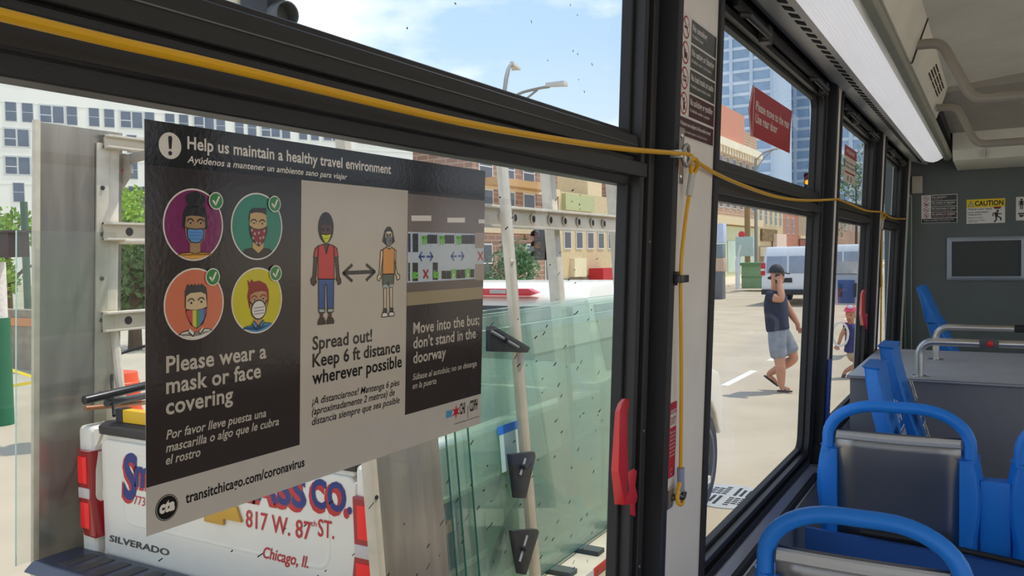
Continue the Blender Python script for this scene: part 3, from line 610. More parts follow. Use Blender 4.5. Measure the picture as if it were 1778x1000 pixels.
# flip-up side seats with pictograms (against the window wall, facing the aisle)
def flip(y0, y1, ztop, zbot, xt, xb, lab, th=.042):
    root = thing('flip_seat', ((xt + xb) / 2, (y0 + y1) / 2, zbot), lab, 'seat', 'folding side seats')
    mb = MB(); A = []; n = 8
    for i in range(n + 1):
        t = i / n; z = ztop + (zbot - ztop) * t; x = xt + (xb - xt) * (t ** 1.35); e_ = .014 * (1 - min(1, t * 4)) + .006 * t
        A.append([Vector((x - th, y0 + e_ + .012, z)), Vector((x, y0 + e_, z - .002)), Vector((x, y1 - e_, z - .002)), Vector((x - th, y1 - e_ - .012, z))])
    for a, b in zip(A, A[1:]): mb.prism(a, b, bluepl, caps=False)
    mb.add(A[0], [(0, 1, 2, 3)], bluepl); mb.add(A[-1], [(3, 2, 1, 0)], bluepl); mb.build('backrest', root, bevel=.006)
    mb = MB(); mb.box((-.06, (y0 + y1) / 2 - .04, zbot - .01), (xb - .03, (y0 + y1) / 2 + .04, zbot + .05), greymet); mb.build('added_support', root)  # support block added to tie the otherwise floating backrest to the wall
    a = Vector((xt, 0, ztop)); b = Vector((xb, 0, zbot)); d = (a - b).normalized(); nn = Vector((d.z, 0, -d.x))
    o_ = b + nn * .004; L_ = (a - b).length; f = Flat((o_.x, 0, o_.z), (0, 1, 0), d, nn, .006)
    m_ = (y0 + y1) / 2
    for k, q in enumerate((.62, .28)):
        f.ell((m_ - .03, L_ * q + .03), .012, pw, 1); f.line([(m_ - .03, L_ * q + .02), (m_ - .03, L_ * q - .012), (m_ - .005, L_ * q - .014)], .008, pw, 1); f.ell((m_ - .035, L_ * q - .012), .017, pw, 1); f.ell((m_ - .035, L_ * q - .012), .012, bluepl, 2)
        f.rect(m_ + .01, m_ + .03, L_ * q - .03, L_ * q + .03, pw, 1)
    f.rect(m_ - .06, m_ + .05, L_ * .36, L_ * .50, pw, 1); f.rect(m_ - .055, m_ + .045, L_ * .37, L_ * .49, bluedk, 2); f.text('PRIORITY', m_ - .05, L_ * .42, .09, .018, pw, 3)
    f.build('pictogram', root)
flip(2.60, 2.84, 1.660, 1.28, .158, .245, 'folded blue side seat with pale pictograms, nearer of two against the window wall')
flip(2.90, 3.14, 1.690, 1.28, .165, .285, 'folded blue side seat with pale pictograms, next to the grey platform')

# far seat beyond the platform: seen in profile
root = thing('side_seat', (.25, 4.45, .75), 'blue seat seen in profile in front of the dark bulkhead', 'seat')
P = [at(u, v, 1, 4.45) for u, v in ((1594, 497), (1602, 520), (1612, 555), (1622, 590), (1634, 622))]
Q = [at(u, v, 1, 4.45) for u, v in ((1604, 499), (1618, 530), (1632, 560), (1648, 592), (1664, 622))]
mb = MB(); vs = []; A = [[(p.x, 4.32, p.z), (q.x, 4.32, q.z), (q.x, 4.72, q.z), (p.x, 4.72, p.z)] for p, q in zip(P, Q)]
for a, b in zip(A, A[1:]): mb.prism(a, b, bluepl, caps=False)
mb.add(A[0], [(0, 1, 2, 3)], bluepl); mb.add(A[-1], [(0, 1, 2, 3)], bluepl); mb.build('backrest', root, bevel=.006)
q = Q[-1]; mb = MB(); mb.hexa([(P[-1].x, 4.32, q.z - .06), (q.x + .33, 4.32, q.z - .09), (q.x + .33, 4.72, q.z - .09), (P[-1].x, 4.72, q.z - .06), (P[-1].x, 4.32, q.z + .01), (q.x + .33, 4.32, q.z - .035), (q.x + .33, 4.72, q.z - .035), (P[-1].x, 4.72, q.z + .01)], bluepl); mb.build('seat_pan', root, bevel=.012)
mb = MB(); mb.box((q.x - .02, 4.40, .75), (q.x + .25, 4.64, q.z - .07), greymet); mb.build('pedestal', root)
# ================================================================== POSTER ON THE NEAR WINDOW
PN = -.0515
def gm(name, rgb): return M('poster_' + name, rgb, .11, var=.02, scale=40, bump=.018, bscale=220, spec=.4)
gk, gdark, glight, gwhite, goff = gm('black', (15, 13, 13)), gm('dark_brown', (50, 41, 38)), gm('light_grey', (200, 188, 171)), gm('white', (236, 226, 212)), gm('footer', (198, 188, 175))
gline = gm('outline', (40, 30, 28))
poster = thing('poster', W(.58, -.192, PN), 'large printed health poster stuck on the inside of the near window', 'poster')
def pf(base=0): return Flat(W(0, 0, PN), (0, 1, 0), WT, WN, base)
PS0, PS1, PT0, PT1 = .3635, .7975, -.1925, .0955
c1 = onwall(522, 500, PN)[0]; c2 = onwall(706, 500, PN)[0]; hb = .065; pb = -.158
mb = MB(); mb.wbox(PS0, PS1, PT0, PT1, PN - .0002, PN, goff); mb.build('sheet', poster)
def printed(name, fn, parent=None, base=0):
    f = pf(base); fn(f); return f.build(name, parent or poster)
def ptext(f, txt, u0, v0, u1, capx, mat, l=3, bold=.03, shear=0.0):
    s0, t0 = onwall(u0, v0, PN); s1, _ = onwall(u1, v0 - (u1 - u0) * .1, PN); _, tt = onwall(u0, v0 - capx, PN)
    f.text(txt, s0, t0, s1 - s0, tt - t0, mat, l, bold, shear)
hd = printed('header_band', lambda f: f.rect(PS0, PS1, hb, PT1, gk, 1))
def fn(f):
    c = onwall(295, 253, PN); r = .0092; k = .64; f.ell(c, r, gwhite, 2); f.poly([(c[0] + a * k, c[1] + b * k) for a, b in ((-.0026, .0085), (-.0016, .0105), (.0016, .0105), (.0026, .0085), (.0016, -.0035), (-.0016, -.0035))], gk, 3); f.ell((c[0], c[1] - .0082 * k), .0024 * k, gk, 3)
printed('exclamation_sign', fn, hd)
def fn(f):
    ptext(f, 'Help us maintain a healthy travel environment', 325, 258, 679.5, 21, gwhite, 2, .022)
    ptext(f, 'Ayúdenos a mantener un ambiente sano para viajar', 325, 282, 603, 11.5, gwhite, 2, .016, .22)
printed('lettering', fn, hd)
pan1 = printed('mask_panel', lambda f: f.rect(PS0, c1, pb, hb, gdark, 1))
pan2 = printed('distance_panel', lambda f: f.rect(c1, c2, pb + .001, hb, glight, 1))
pan3 = printed('doorway_panel', lambda f: f.rect(c2, PS1, pb, hb, gdark, 1))
def fn(f):
    ptext(f, 'Please wear a', 288, 647, 462, 27.5, glight, 3, .022); ptext(f, 'mask or face', 288, 683.5, 452.5, 27.5, glight, 3, .022); ptext(f, 'covering', 287.5, 720, 404, 27.5, glight, 3, .022)
    for a in (('Por favor lleve puesta una', 288, 763, 461.5), ('mascarilla o algo que le cubra', 287.5, 785.5, 483.5), ('el rostro', 287.5, 807, 347.5)): ptext(f, *a, 15.5, glight, 3, .015, .22)
printed('lettering', fn, pan1)
def fn(f):
    for a in (('Spread out!', 542, 607.5, 645.5), ('Keep 6 ft distance', 542, 637.5, 694), ('wherever possible', 541.5, 667.5, 697)): ptext(f, *a, 22.5, gk, 3, .020)
    for a in (('¡A distanciarnos! Mantenga 6 pies', 541, 703.5, 693), ('(aproximadamente 2 metros) de', 541, 721, 684.5), ('distancia siempre que sea posible', 541, 738.5, 693)): ptext(f, *a, 12.5, gk, 3, .009, .22)
printed('lettering', fn, pan2)
def fn(f):
    for a in (('Move into the bus;', 717, 579.5, 831.5), ("don't stand in the", 717, 605, 825.5), ('doorway', 717, 631, 773.5)): ptext(f, *a, 19, glight, 3, .018)
    for a in (('Súbase al autobús; no se detenga', 716, 660, 827), ('en la puerta', 716, 675.5, 757)): ptext(f, *a, 10.5, glight, 3, .009, .22)
printed('lettering', fn, pan3)
printed('web_address', lambda f: ptext(f, 'transitchicago.com/coronavirus', 322, 874, 528, 18, gk, 2, .02))
def fn(f):
    c = onwall(289.5, 881, PN); f.ell(c, .0094, gk, 2, 36); f.ell(c, .0088, goff, 3, 36); f.ell(c, .0084, gk, 4, 36); f.text('cta', c[0] - .0064, c[1] - .0026, .0128, .0078, gwhite, 5, .06, .18)
printed('round_logo', fn)
gblue = gm('sky_blue', (84, 150, 184)); gred = gm('red', (196, 30, 44))
def fn(f):
    q = Z(500, 540, 4.166, PN); a = q(1142, 776); b = q(1187, 712); f.rect(a[0], b[0], a[1], b[1], gblue, 2)
    c = q(1215, 728); R = .0085; f.poly([(c[0] + (R if i % 2 == 0 else R * .38) * math.sin(math.radians(i * 30)), c[1] + (R if i % 2 == 0 else R * .38) * math.cos(math.radians(i * 30))) for i in range(12)], gred, 2)
    f.text('CHI', q(1241, 749)[0], q(1241, 749)[1], .0105, .0118, gk, 2, .02); x = q(1300, 735); f.rect(x[0] - .0003, x[0] + .0003, x[1] - .006, x[1] + .008, gk, 2); f.text('CDPH', q(1313, 730)[0], q(1241, 749)[1], .0165, .0118, gk, 2, .02)
    x = q(1202, 822); f.text('transitchicago.com/coronavirus', x[0], x[1], q(1382, 765)[0] - x[0], .0014, gk, 2, .01)
printed('city_logo', fn)

# ---- the four masked portraits (drawn from their own outlines)
skinA, skinB, skinC, skinD = gm('tan_skin', (176, 138, 96)), gm('golden_skin', (206, 168, 108)), gm('pale_skin', (226, 196, 150)), gm('warm_skin', (196, 150, 100))
def portrait(x0, y0, k, box, bgcol, draw, lab, badge):
    q = Z(x0, y0, k, PN); cx_, cy_ = (box[0] + box[1]) / 2, (box[2] + box[3]) / 2; c = q(cx_, cy_)
    r = (q(box[1], cy_)[0] - q(box[0], cy_)[0]) / 2
    rx, ry = (box[1] - box[0]) / 2, (box[3] - box[2]) / 2
    def T(px, py): return (c[0] + (px - cx_) / rx * r, c[1] - (py - cy_) / ry * r)       # perspective removed: true circle
    f = pf(); f.ell(c, r, gwhite, 2, 48); f.ell(c, r * .955, bgcol, 3, 48)
    def disc(pts_top, mat, l):       # a garment: outline on top, cut by the medallion below
        a0 = math.atan2(pts_top[-1][1] - c[1], pts_top[-1][0] - c[0]); a1 = math.atan2(pts_top[0][1] - c[1], pts_top[0][0] - c[0])
        while a1 > a0: a1 -= 2 * math.pi
        arc = [(c[0] + .95 * r * math.cos(a0 + (a1 - a0) * i / 18), c[1] + .95 * r * math.sin(a0 + (a1 - a0) * i / 18)) for i in range(19)]
        f.poly(pts_top + arc, mat, l)
    draw(f, T, disc, r, lambda d: d / rx * r)
    o = f.build('portrait', poster); o['label'] = lab
    b = pf(); bc = T(*badge); br = r * .25; b.ell(bc, br, gwhite, 12, 28); b.ell(bc, br * .87, gm('check_green', (44, 134, 58)), 13, 28)
    b.line([(bc[0] - br * .42, bc[1] - br * .02), (bc[0] - br * .08, bc[1] - br * .42)], br * .24, gwhite, 14); b.line([(bc[0] - br * .08, bc[1] - br * .42), (bc[0] + br * .40, bc[1] + br * .48)], br * .24, gwhite, 14)
    b.build('check_badge', o)
def eyes(f, T, l, pts, r, hair, dr=1):
    for x, y in pts:
        f.ell(T(x, y), r * .043, gwhite, l, 14); f.ell(T(x, y), r * .035, gline, l + 1, 14)
        a = T(x, y); f.line([(a[0] - r * .11, a[1] + r * .05), (a[0] - r * .05, a[1] + r * .11), (a[0] + r * .04, a[1] + r * .115), (a[0] + r * .10, a[1] + r * .06)], r * .035, hair, l + 1)
hairk = gm('hair_black', (36, 32, 34))
def d1(f, T, disc, r, w):
    f.ell(T(460, 240), (w(122), w(122) * .62), hairk, 4); f.poly([T(*p) for p in ((352, 312), (566, 312), (590, 420), (605, 570), (560, 600), (340, 600), (305, 560), (315, 400))], hairk, 4)
    f.poly([T(*p) for p in ((392, 740), (512, 740), (512, 870), (450, 890), (392, 870))], skinA, 5); 
    f.poly([T(*p) for p in ((335, 560), (345, 445), (400, 430), (500, 432), (560, 448), (572, 560), (560, 690), (510, 760), (450, 790), (400, 760), (350, 690))], skinA, 6)
    eyes(f, T, 7, ((395, 516), (515, 516)), r, hairk)
    f.poly([T(*p) for p in ((350, 600), (368, 572), (455, 580), (540, 572), (558, 600), (552, 690), (510, 742), (455, 752), (400, 742), (358, 690))], gline, 7); f.poly([T(*p) for p in ((362, 605), (374, 585), (455, 592), (535, 585), (547, 605), (541, 684), (504, 731), (455, 740), (406, 731), (368, 684))], gm('mask_blue', (96, 150, 206)), 8)
    for y in (625, 658, 700): f.line([T(385, y), T(530, y)], r * .018, gm('mask_pleat', (70, 120, 176)), 9)
    f.line([T(340, 560), T(365, 590)], r * .03, gline, 9); f.line([T(575, 560), T(545, 590)], r * .03, gline, 9)
    disc([T(*p) for p in ((255, 890), (300, 862), (395, 852), (450, 872), (512, 852), (610, 858), (650, 890))], gline, 6); disc([T(*p) for p in ((262, 896), (302, 870), (395, 862), (450, 882), (512, 862), (606, 866), (644, 892))], gm('shirt_yellow', (232, 170, 76)), 7)
portrait(270, 310, 6.667, (95, 792, 113, 958), gm('purple', (128, 30, 92)), d1, 'purple portrait of a masked person with a high bun', (692, 242))
def d2(f, T, disc, r, w):
    f.poly([T(*p) for p in ((1120, 740), (1245, 740), (1245, 820), (1185, 865), (1120, 820))], skinB, 5)
    f.poly([T(*p) for p in ((1072, 480), (1085, 380), (1120, 342), (1280, 334), (1275, 480), (1180, 520))], hairk, 5)
    f.poly([T(*p) for p in ((1080, 560), (1090, 410), (1150, 392), (1230, 395), (1275, 420), (1282, 560), (1260, 600), (1100, 600))], skinB, 6)
    eyes(f, T, 7, ((1130, 520), (1228, 520)), r, hairk)
    f.poly([T(*p) for p in ((1078, 540), (1130, 575), (1180, 585), (1235, 575), (1288, 540), (1285, 630), (1250, 730), (1190, 790), (1130, 740), (1090, 650))], gline, 7); f.poly([T(*p) for p in ((1090, 568), (1135, 588), (1180, 598), (1235, 588), (1277, 568), (1272, 635), (1240, 722), (1190, 772), (1138, 730), (1102, 650))], gm('bandana', (140, 26, 34)), 8)
    for x, y in ((1140, 640), (1185, 628), (1120, 690), (1205, 690), (1240, 680), (1160, 745), (1200, 750), (1105, 600), (1250, 605)): f.ell(T(x, y), r * .036, gwhite, 9, 10); f.ell(T(x, y), r * .02, gm('bandana', (140, 26, 34)), 10, 8)
    disc([T(*p) for p in ((1010, 850), (1040, 815), (1115, 800), (1185, 865), (1250, 800), (1320, 815), (1350, 850))], gm('shirt_black', (44, 38, 40)), 6)
portrait(270, 310, 6.667, (880, 1475, 165, 945), gm('teal', (44, 134, 108)), d2, 'teal portrait of a masked person in a dark bandana', (1367, 282))
def d3(f, T, disc, r, w):
    hg = gm('hair_grey', (74, 70, 70))
    f.poly([T(*p) for p in ((335, 560), (335, 360), (355, 310)) ] + [T(350 + i * 20, 300 - (22 if i % 2 else 0)) for i in range(11)] + [T(*p) for p in ((585, 330), (595, 420), (595, 560))], hg, 5)
    f.poly([T(*p) for p in ((345, 560), (350, 420), (400, 385), (520, 380), (575, 410), (588, 560), (560, 620), (370, 620))], skinC, 6)
    eyes(f, T, 7, ((405, 502), (522, 496)), r, hg)
    P_ = ((340, 565), (400, 582), (460, 588), (530, 580), (592, 556), (585, 650), (545, 760), (470, 812), (400, 760), (355, 650)); f.poly([T(*p) for p in P_], gline, 7)
    cols = ('rainbow_red', (204, 92, 80)), ('rainbow_yellow', (226, 204, 84)), ('rainbow_green', (92, 152, 84)), ('rainbow_blue', (104, 132, 182)), ('rainbow_violet', (120, 88, 120))
    xs = (352, 420, 462, 500, 552, 585); top = lambda x: 584 + 8 * math.sin((x - 345) / 240 * math.pi) - max(0, x - 500) * .12; bot = lambda x: 800 - abs(x - 466) ** 1.7 * .052
    for i, (nm, col) in enumerate(cols):
        a, b = xs[i], xs[i + 1]; f.poly([T(a, top(a)), T(b, top(b)), T(b, max(top(b) + 5, bot(b))), T((a + b) / 2, bot((a + b) / 2)), T(a, max(top(a) + 5, bot(a)))], gm(nm, col), 8)
    disc([T(*p) for p in ((262, 870), (300, 835), (380, 818), (430, 890), (470, 850), (500, 890), (560, 815), (620, 825), (660, 850))], gline, 5); disc([T(*p) for p in ((270, 876), (302, 845), (380, 830), (430, 902), (470, 866), (502, 900), (562, 826), (616, 834), (652, 856))], gwhite, 6)
    f.poly([T(*p) for p in ((385, 800), (440, 860), (425, 900), (372, 840))], gwhite, 9); f.poly([T(*p) for p in ((540, 798), (490, 855), (502, 880), (548, 822))], gwhite, 9); f.line([T(440, 860), T(425, 900), T(372, 840)], r * .025, gline, 10); f.line([T(490, 855), T(502, 880), T(548, 822)], r * .025, gline, 10)
portrait(270, 450, 6.667, (105, 800, 92, 945), gm('orange', (222, 122, 88)), d3, 'orange portrait of a masked person in a rainbow mask', (652, 205))
def d4(f, T, disc, r, w):
    hr = gm('hair_red', (150, 36, 28))
    f.poly([T(*p) for p in ((1130, 690), (1235, 690), (1238, 740), (1180, 800), (1130, 740))], skinD, 5)
    f.poly([T(*p) for p in ((1080, 560), (1058, 420), (1072, 330), (1058, 228), (1090, 265), (1105, 222), (1130, 255), (1200, 245), (1270, 285), (1305, 360), (1308, 470), (1292, 560))], hr, 5)
    f.poly([T(*p) for p in ((1090, 560), (1092, 410), (1140, 380), (1230, 368), (1278, 385), (1290, 470), (1285, 600), (1240, 680), (1185, 705), (1135, 680), (1100, 610))], skinD, 6)
    eyes(f, T, 7, ((1136, 464), (1238, 458)), r, hr)
    f.ell(T(1186, 585), w(90), gline, 7); f.ell(T(1186, 585), w(78), gwhite, 8)
    for y, a in ((560, 4), (597, 4), (632, 4)): f.line([T(1130, y + a), T(1245, y - a)], r * .022, gm('mask_line', (120, 116, 120)), 9)
    f.line([T(1085, 486), T(1118, 530)], r * .04, gline, 9); f.line([T(1285, 478), T(1252, 530)], r * .04, gline, 9)
    sb = gm('shirt_blue', (74, 142, 190)); disc([T(*p) for p in ((1010, 795), (1045, 768), (1110, 760), (1180, 820), (1245, 742), (1320, 748), (1350, 770))], gline, 5); disc([T(*p) for p in ((1016, 800), (1050, 776), (1112, 768), (1180, 830), (1248, 752), (1318, 756), (1344, 775))], sb, 6)
    f.poly([T(*p) for p in ((1130, 715), (1172, 770), (1152, 810), (1110, 745))], sb, 9); f.poly([T(*p) for p in ((1240, 712), (1192, 770), (1205, 805), (1252, 740))], sb, 9); f.line([T(1130, 715), T(1172, 770), T(1152, 810), T(1110, 745)], r * .028, gline, 10); f.line([T(1240, 712), T(1192, 770), T(1205, 805), T(1252, 740)], r * .028, gline, 10)
portrait(270, 450, 6.667, (885, 1472, 90, 865), gm('yellow', (212, 196, 24)), d4, 'yellow portrait of a red-haired person in a white mask', (1380, 165))

# ---- the two standing figures and the arrow
q4 = Z(520, 360, 4.545, PN)
def PP(f, pts, mat, l): f.poly([q4(*p) for p in pts], mat, l)
def LL(f, pts, w, mat, l): f.line([q4(*p) for p in pts], w, mat, l)
dskin, lskin = gm('dark_skin', (84, 50, 38)), gm('fair_skin', (232, 206, 166)); LW = .0009
def outl(f, pts, mat, l): PP(f, pts, mat, l); LL(f, list(pts) + [pts[0]], LW, gline, l + 1)
def fn(f):
    f.ell(q4(207, 160), (.0098, .0135), gline, 2); PP(f, [(166, 150), (178, 138), (240, 138), (250, 150), (248, 215), (170, 215)], dskin, 3)
    for x in (187, 224): f.ell(q4(x, 178), .0012, gk, 4, 10); LL(f, [(x - 9, 168), (x + 9, 166)], .0007, gk, 4)
    PP(f, [(163, 205), (207, 214), (253, 205), (238, 250), (218, 285), (196, 283), (178, 250)], gline, 3); PP(f, [(170, 213), (207, 220), (246, 212), (233, 248), (215, 278), (199, 276), (184, 248)], gm('neon_mask', (216, 216, 30)), 4); LL(f, [(190, 240), (207, 248), (226, 240)], .0006, gm('neon_fold', (160, 168, 30)), 5)
    PP(f, [(186, 285), (230, 285), (228, 330), (208, 370), (190, 330)], dskin, 3)
    sh = gm('shirt_red', (206, 50, 52))
    outl(f, [(146, 305), (190, 290), (208, 368), (230, 290), (268, 305), (272, 566), (142, 566)], sh, 4)
    outl(f, [(146, 305), (122, 325), (108, 392), (138, 396), (144, 360)], sh, 4); outl(f, [(268, 305), (292, 325), (302, 392), (275, 397), (271, 360)], sh, 4)
    for sgn, pts in ((1, [(112, 396), (137, 398), (128, 545), (124, 560), (132, 590), (120, 606), (108, 618), (90, 600), (86, 570), (102, 545)]), (-1, [(278, 398), (300, 395), (312, 545), (324, 570), (324, 596), (312, 608), (298, 606), (300, 590), (285, 570), (290, 545)])): outl(f, pts, dskin, 3)
    jn = gm('jeans', (50, 88, 150)); outl(f, [(146, 566), (268, 566), (264, 800), (216, 806), (212, 612), (198, 612), (196, 808), (148, 804)], jn, 4)
    cf = gm('cuff', (170, 184, 176)); outl(f, [(146, 798), (196, 802), (194, 830), (150, 830)], cf, 6); outl(f, [(214, 800), (264, 796), (260, 826), (218, 828)], cf, 6)
    PP(f, [(156, 832), (186, 832), (184, 875), (158, 875)], dskin, 4); PP(f, [(222, 830), (252, 830), (250, 875), (224, 875)], dskin, 4)
    bt = gm('brown_shoe', (56, 34, 24)); outl(f, [(155, 872), (186, 872), (198, 900), (196, 920), (142, 924), (144, 900)], bt, 6); outl(f, [(222, 868), (252, 868), (266, 892), (264, 914), (210, 918), (212, 895)], bt, 6)
printed('figure', fn)['label'] = 'standing figure in red shirt and blue jeans'
def fn(f):
    PP(f, [(650, 268), (668, 185), (690, 152), (715, 152), (735, 185), (752, 268), (730, 292), (672, 292)], hairk, 2); PP(f, [(676, 205), (690, 190), (716, 190), (728, 205), (728, 250), (702, 275), (676, 250)], lskin, 3)
    for x in (686, 716): f.ell(q4(x, 217), .0010, gk, 4, 10); LL(f, [(x - 8, 208), (x + 8, 208)], .0006, gk, 4)
    PP(f, [(684, 280), (720, 280), (720, 322), (684, 322)], lskin, 3); f.ell(q4(702, 264), (.0052, .0062), gline, 4); f.ell(q4(702, 264), (.0046, .0056), gm('grey_mask', (112, 110, 108)), 5); f.ell(q4(712, 262), .0012, gm('mask_valve', (70, 66, 66)), 6, 10)
    outl(f, [(638, 340), (660, 335), (652, 420), (636, 530), (642, 548), (640, 562), (632, 560), (630, 582), (612, 572), (612, 545), (626, 525)], lskin, 3); outl(f, [(760, 340), (742, 335), (748, 420), (768, 520), (788, 535), (788, 562), (772, 574), (764, 566), (764, 545), (752, 525)], lskin, 3)
    outl(f, [(656, 330), (684, 315), (702, 332), (722, 315), (746, 330), (742, 525), (652, 527)], gm('tank_top', (226, 150, 66)), 5)
    outl(f, [(652, 527), (742, 525), (738, 615), (702, 618), (698, 590), (690, 618), (654, 620)], gm('olive_shorts', (92, 100, 82)), 5); PP(f, [(654, 612), (690, 610), (688, 632), (656, 634)], gm('cuff', (170, 184, 176)), 7); PP(f, [(702, 610), (738, 606), (736, 628), (704, 630)], gm('cuff', (170, 184, 176)), 7)
    outl(f, [(662, 636), (684, 634), (681, 800), (664, 800)], lskin, 3); outl(f, [(709, 632), (731, 630), (729, 796), (712, 796)], lskin, 3)
    outl(f, [(660, 798), (684, 798), (684, 830), (660, 830)], gm('sock', (60, 56, 60)), 5); outl(f, [(710, 794), (734, 794), (734, 826), (710, 826)], gm('sock', (60, 56, 60)), 5)
    outl(f, [(656, 828), (682, 822), (692, 850), (688, 862), (646, 866), (648, 845)], gwhite, 6); outl(f, [(708, 822), (734, 818), (744, 842), (740, 856), (700, 860), (702, 840)], gwhite, 6)
printed('figure', fn)['label'] = 'standing figure in orange top and olive shorts'
def fn(f):
    LL(f, [(350, 518), (585, 508)], .0036, gline, 2); LL(f, [(412, 455), (345, 519), (412, 580)], .0030, gline, 2); LL(f, [(528, 453), (592, 508), (528, 573)], .0030, gline, 2)
printed('double_arrow', fn)

# ---- the bus seen from above
q5 = Z(700, 330, 4.76, PN)
def fn(f):
    B = lambda x0, x1, y0, y1, m, l: f.poly([q5(x0, y1), q5(x1, y1), q5(x1, y0), q5(x0, y0)], m, l)
    rx0, rx1 = c2 + .0004, PS1 - .0006
    def band(yl0, yl1, m, l):      # a full-width stripe: y at its left end
        t1, t0 = q5(48, yl0)[1], q5(48, yl1)[1]; f.rect(rx0, rx1, t0, t1, m, l)
    band(30, 350, gm('road_brown', (122, 108, 100)), 2); band(345, 765, gm('bus_floor', (196, 206, 212)), 3); band(765, 845, gm('road_edge', (112, 98, 92)), 2); band(845, 955, gm('kerb_tan', (164, 146, 112)), 2)
    for x0, x1, y0, y1 in ((65, 230, 210, 255), (362, 508, 228, 268), (620, 672, 242, 275)): B(x0, x1, y0, y1, gwhite, 4)
    st, sb, gg = gm('seat_black', (38, 34, 36)), gm('seat_blue', (52, 74, 140)), gm('sitter_green', (112, 196, 60))
    B(592, 668, 352, 480, gm('door_tan', (164, 150, 140)), 4); B(592, 668, 612, 745, gm('door_tan', (164, 150, 140)), 4)
    for x0, x1, y0, y1 in ((40, 56, 362, 435), (78, 120, 362, 435), (40, 56, 440, 510), (78, 120, 440, 510), (40, 52, 602, 680), (76, 118, 602, 680), (40, 52, 685, 750), (76, 118, 685, 750), (198, 236, 372, 440), (239, 278, 372, 440), (343, 380, 374, 440), (384, 418, 374, 440), (482, 515, 374, 442), (519, 551, 374, 442), (555, 588, 374, 442), (243, 282, 600, 660), (243, 282, 665, 740), (316, 352, 668, 732), (357, 392, 668, 732), (437, 470, 660, 728), (475, 506, 658, 726), (552, 584, 655, 720)):
        B(x0 - 2, x1 + 2, y0 - 3, y1 + 3, sb if y0 < 600 else gm('seat_rim', (120, 128, 140)), 4); B(x0, x1, y0, y1, st, 5)
    for x, y in ((172, 405), (317, 405), (458, 405)):
        f.ell(q5(x, y - 18), (.0020, .0016), gg, 6, 12); B(x - 22, x + 22, y - 28, y + 4, gg, 5); B(x - 18, x - 3, y + 4, y + 46, gg, 5); B(x + 3, x + 18, y + 4, y + 46, gg, 5); B(x - 14, x + 14, y - 22, y - 2, gm('sitter_dark', (38, 80, 32)), 6); f.ell(q5(x, y - 12), .0018, gg, 7, 12)
    for x, y in ((95, 705), (265, 700)):
        f.ell(q5(x - 8, y), .0022, gg, 7, 12); B(x - 20, x + 2, y - 30, y + 28, gg, 6); B(x + 2, x + 26, y - 24, y - 4, gg, 6); B(x + 2, x + 26, y + 4, y + 24, gg, 6); B(x - 14, x - 2, y - 22, y + 20, gm('sitter_dark', (38, 80, 32)), 6)
    for x, y in ((413, 695), (530, 690)):
        B(x - 18, x - 4, y - 42, y - 4, gg, 6); B(x + 4, x + 18, y - 42, y - 4, gg, 6); B(x - 20, x + 20, y - 2, y + 28, gg, 6); f.ell(q5(x, y + 10), .0018, gwhite, 7, 12)
    ar, ar2 = gm('arrow_blue', (44, 84, 156)), gm('arrow_pale', (96, 116, 166))
    def arrow(x0, x1, y, m, d):
        f.line([q5(x0, y), q5(x1, y)], .0022, m, 5); xe = x0 if d < 0 else x1; f.line([q5(xe - d * 20, y - 34), q5(xe, y), q5(xe - d * 20, y + 34)], .0019, m, 5)
    arrow(130, 172, 550, ar, -1); arrow(192, 240, 550, ar, 1); arrow(396, 436, 547, ar2, -1); arrow(454, 498, 545, ar2, 1)
    for x, y, m in ((183, 694, gm('cross_red', (180, 24, 32))), (636, 545, gm('cross_pale', (200, 90, 84)))):
        f.line([q5(x - 18, y - 32), q5(x + 18, y + 32)], .0022, m, 6); f.line([q5(x + 18, y - 32), q5(x - 18, y + 32)], .0022, m, 6)
    for x in (70, 140, 225, 290, 430): f.line([q5(x, 352), q5(x, 470)], .0004, gm('seat_rim', (120, 128, 140)), 4)
printed('seat_map', fn)
# ================================================================== STREET, KERB, FAR GROUND
conc = M('street_concrete', (184, 167, 142), .85, var=.10, scale=.8, bump=.4, bscale=30)
mb = MB(); mb.box((-13.2, -12, -.1), (14, 150, 0), conc); struct(mb.build('street'))
walk = M('sidewalk_concrete', (224, 206, 176), .85, var=.06, scale=1.2)
mb = MB(); mb.box((-19.0, 22, -.1), (-13.2, 150, .14), walk); mb.box((-60, -12, -.12), (-13.2, 22, .0), M('side_street', (186, 174, 152), .85, var=.1, scale=.7)); mb.box((-160, -40, -.2), (-19, 190, -.02), M('far_ground', (168, 160, 130), .9, var=.15, scale=.2))
mb.box((14, -12, -.1), (40, 150, .12), walk); struct(mb.build('sidewalk'))
mb = MB(); mk = M('road_marking', (226, 220, 206), .8, var=.08, scale=8)
for y0 in (9.0, 12.4, 15.6, 20, 26, 34): mb.box((-2.9 - .02 * y0, y0, 0), (-2.78 - .02 * y0, y0 + 1.8, .004), mk)
tag(mb.build('lane_marking'), kind='structure')

# ================================================================== PICKUP TRUCK
XC, HW, YR = -2.445, .93, 2.40
wp_ = M('white_truck_paint', (238, 229, 212), .3, var=.02, coat=.4)
capm = M('dark_tailgate_cap', (58, 54, 52), .55, bump=.2, bscale=200)
bumpm = M('dark_bumper', (48, 54, 72), .4, bump=.1, bscale=150)
lens = M('red_lens', (150, 8, 20), .15, var=.05, emit=.06, coat=.5); lensl = M('red_lens_lit', (225, 22, 28), .2, var=.02, emit=.12)
clearl = M('clear_lens', (200, 190, 184), .15, coat=.5); tyre = M('tyre_rubber', (38, 38, 40), .8, bump=.2); rimm = M('wheel_rim', (104, 108, 118), .3, metal=.8)
darkg = M('cab_dark_glass', (24, 30, 32), .08, var=0, spec=.6)
truck = thing('pickup_truck', (XC, 5.0, 0), 'white pickup truck with hand-painted tailgate lettering and lit red tail lights, beside the bus', 'truck')
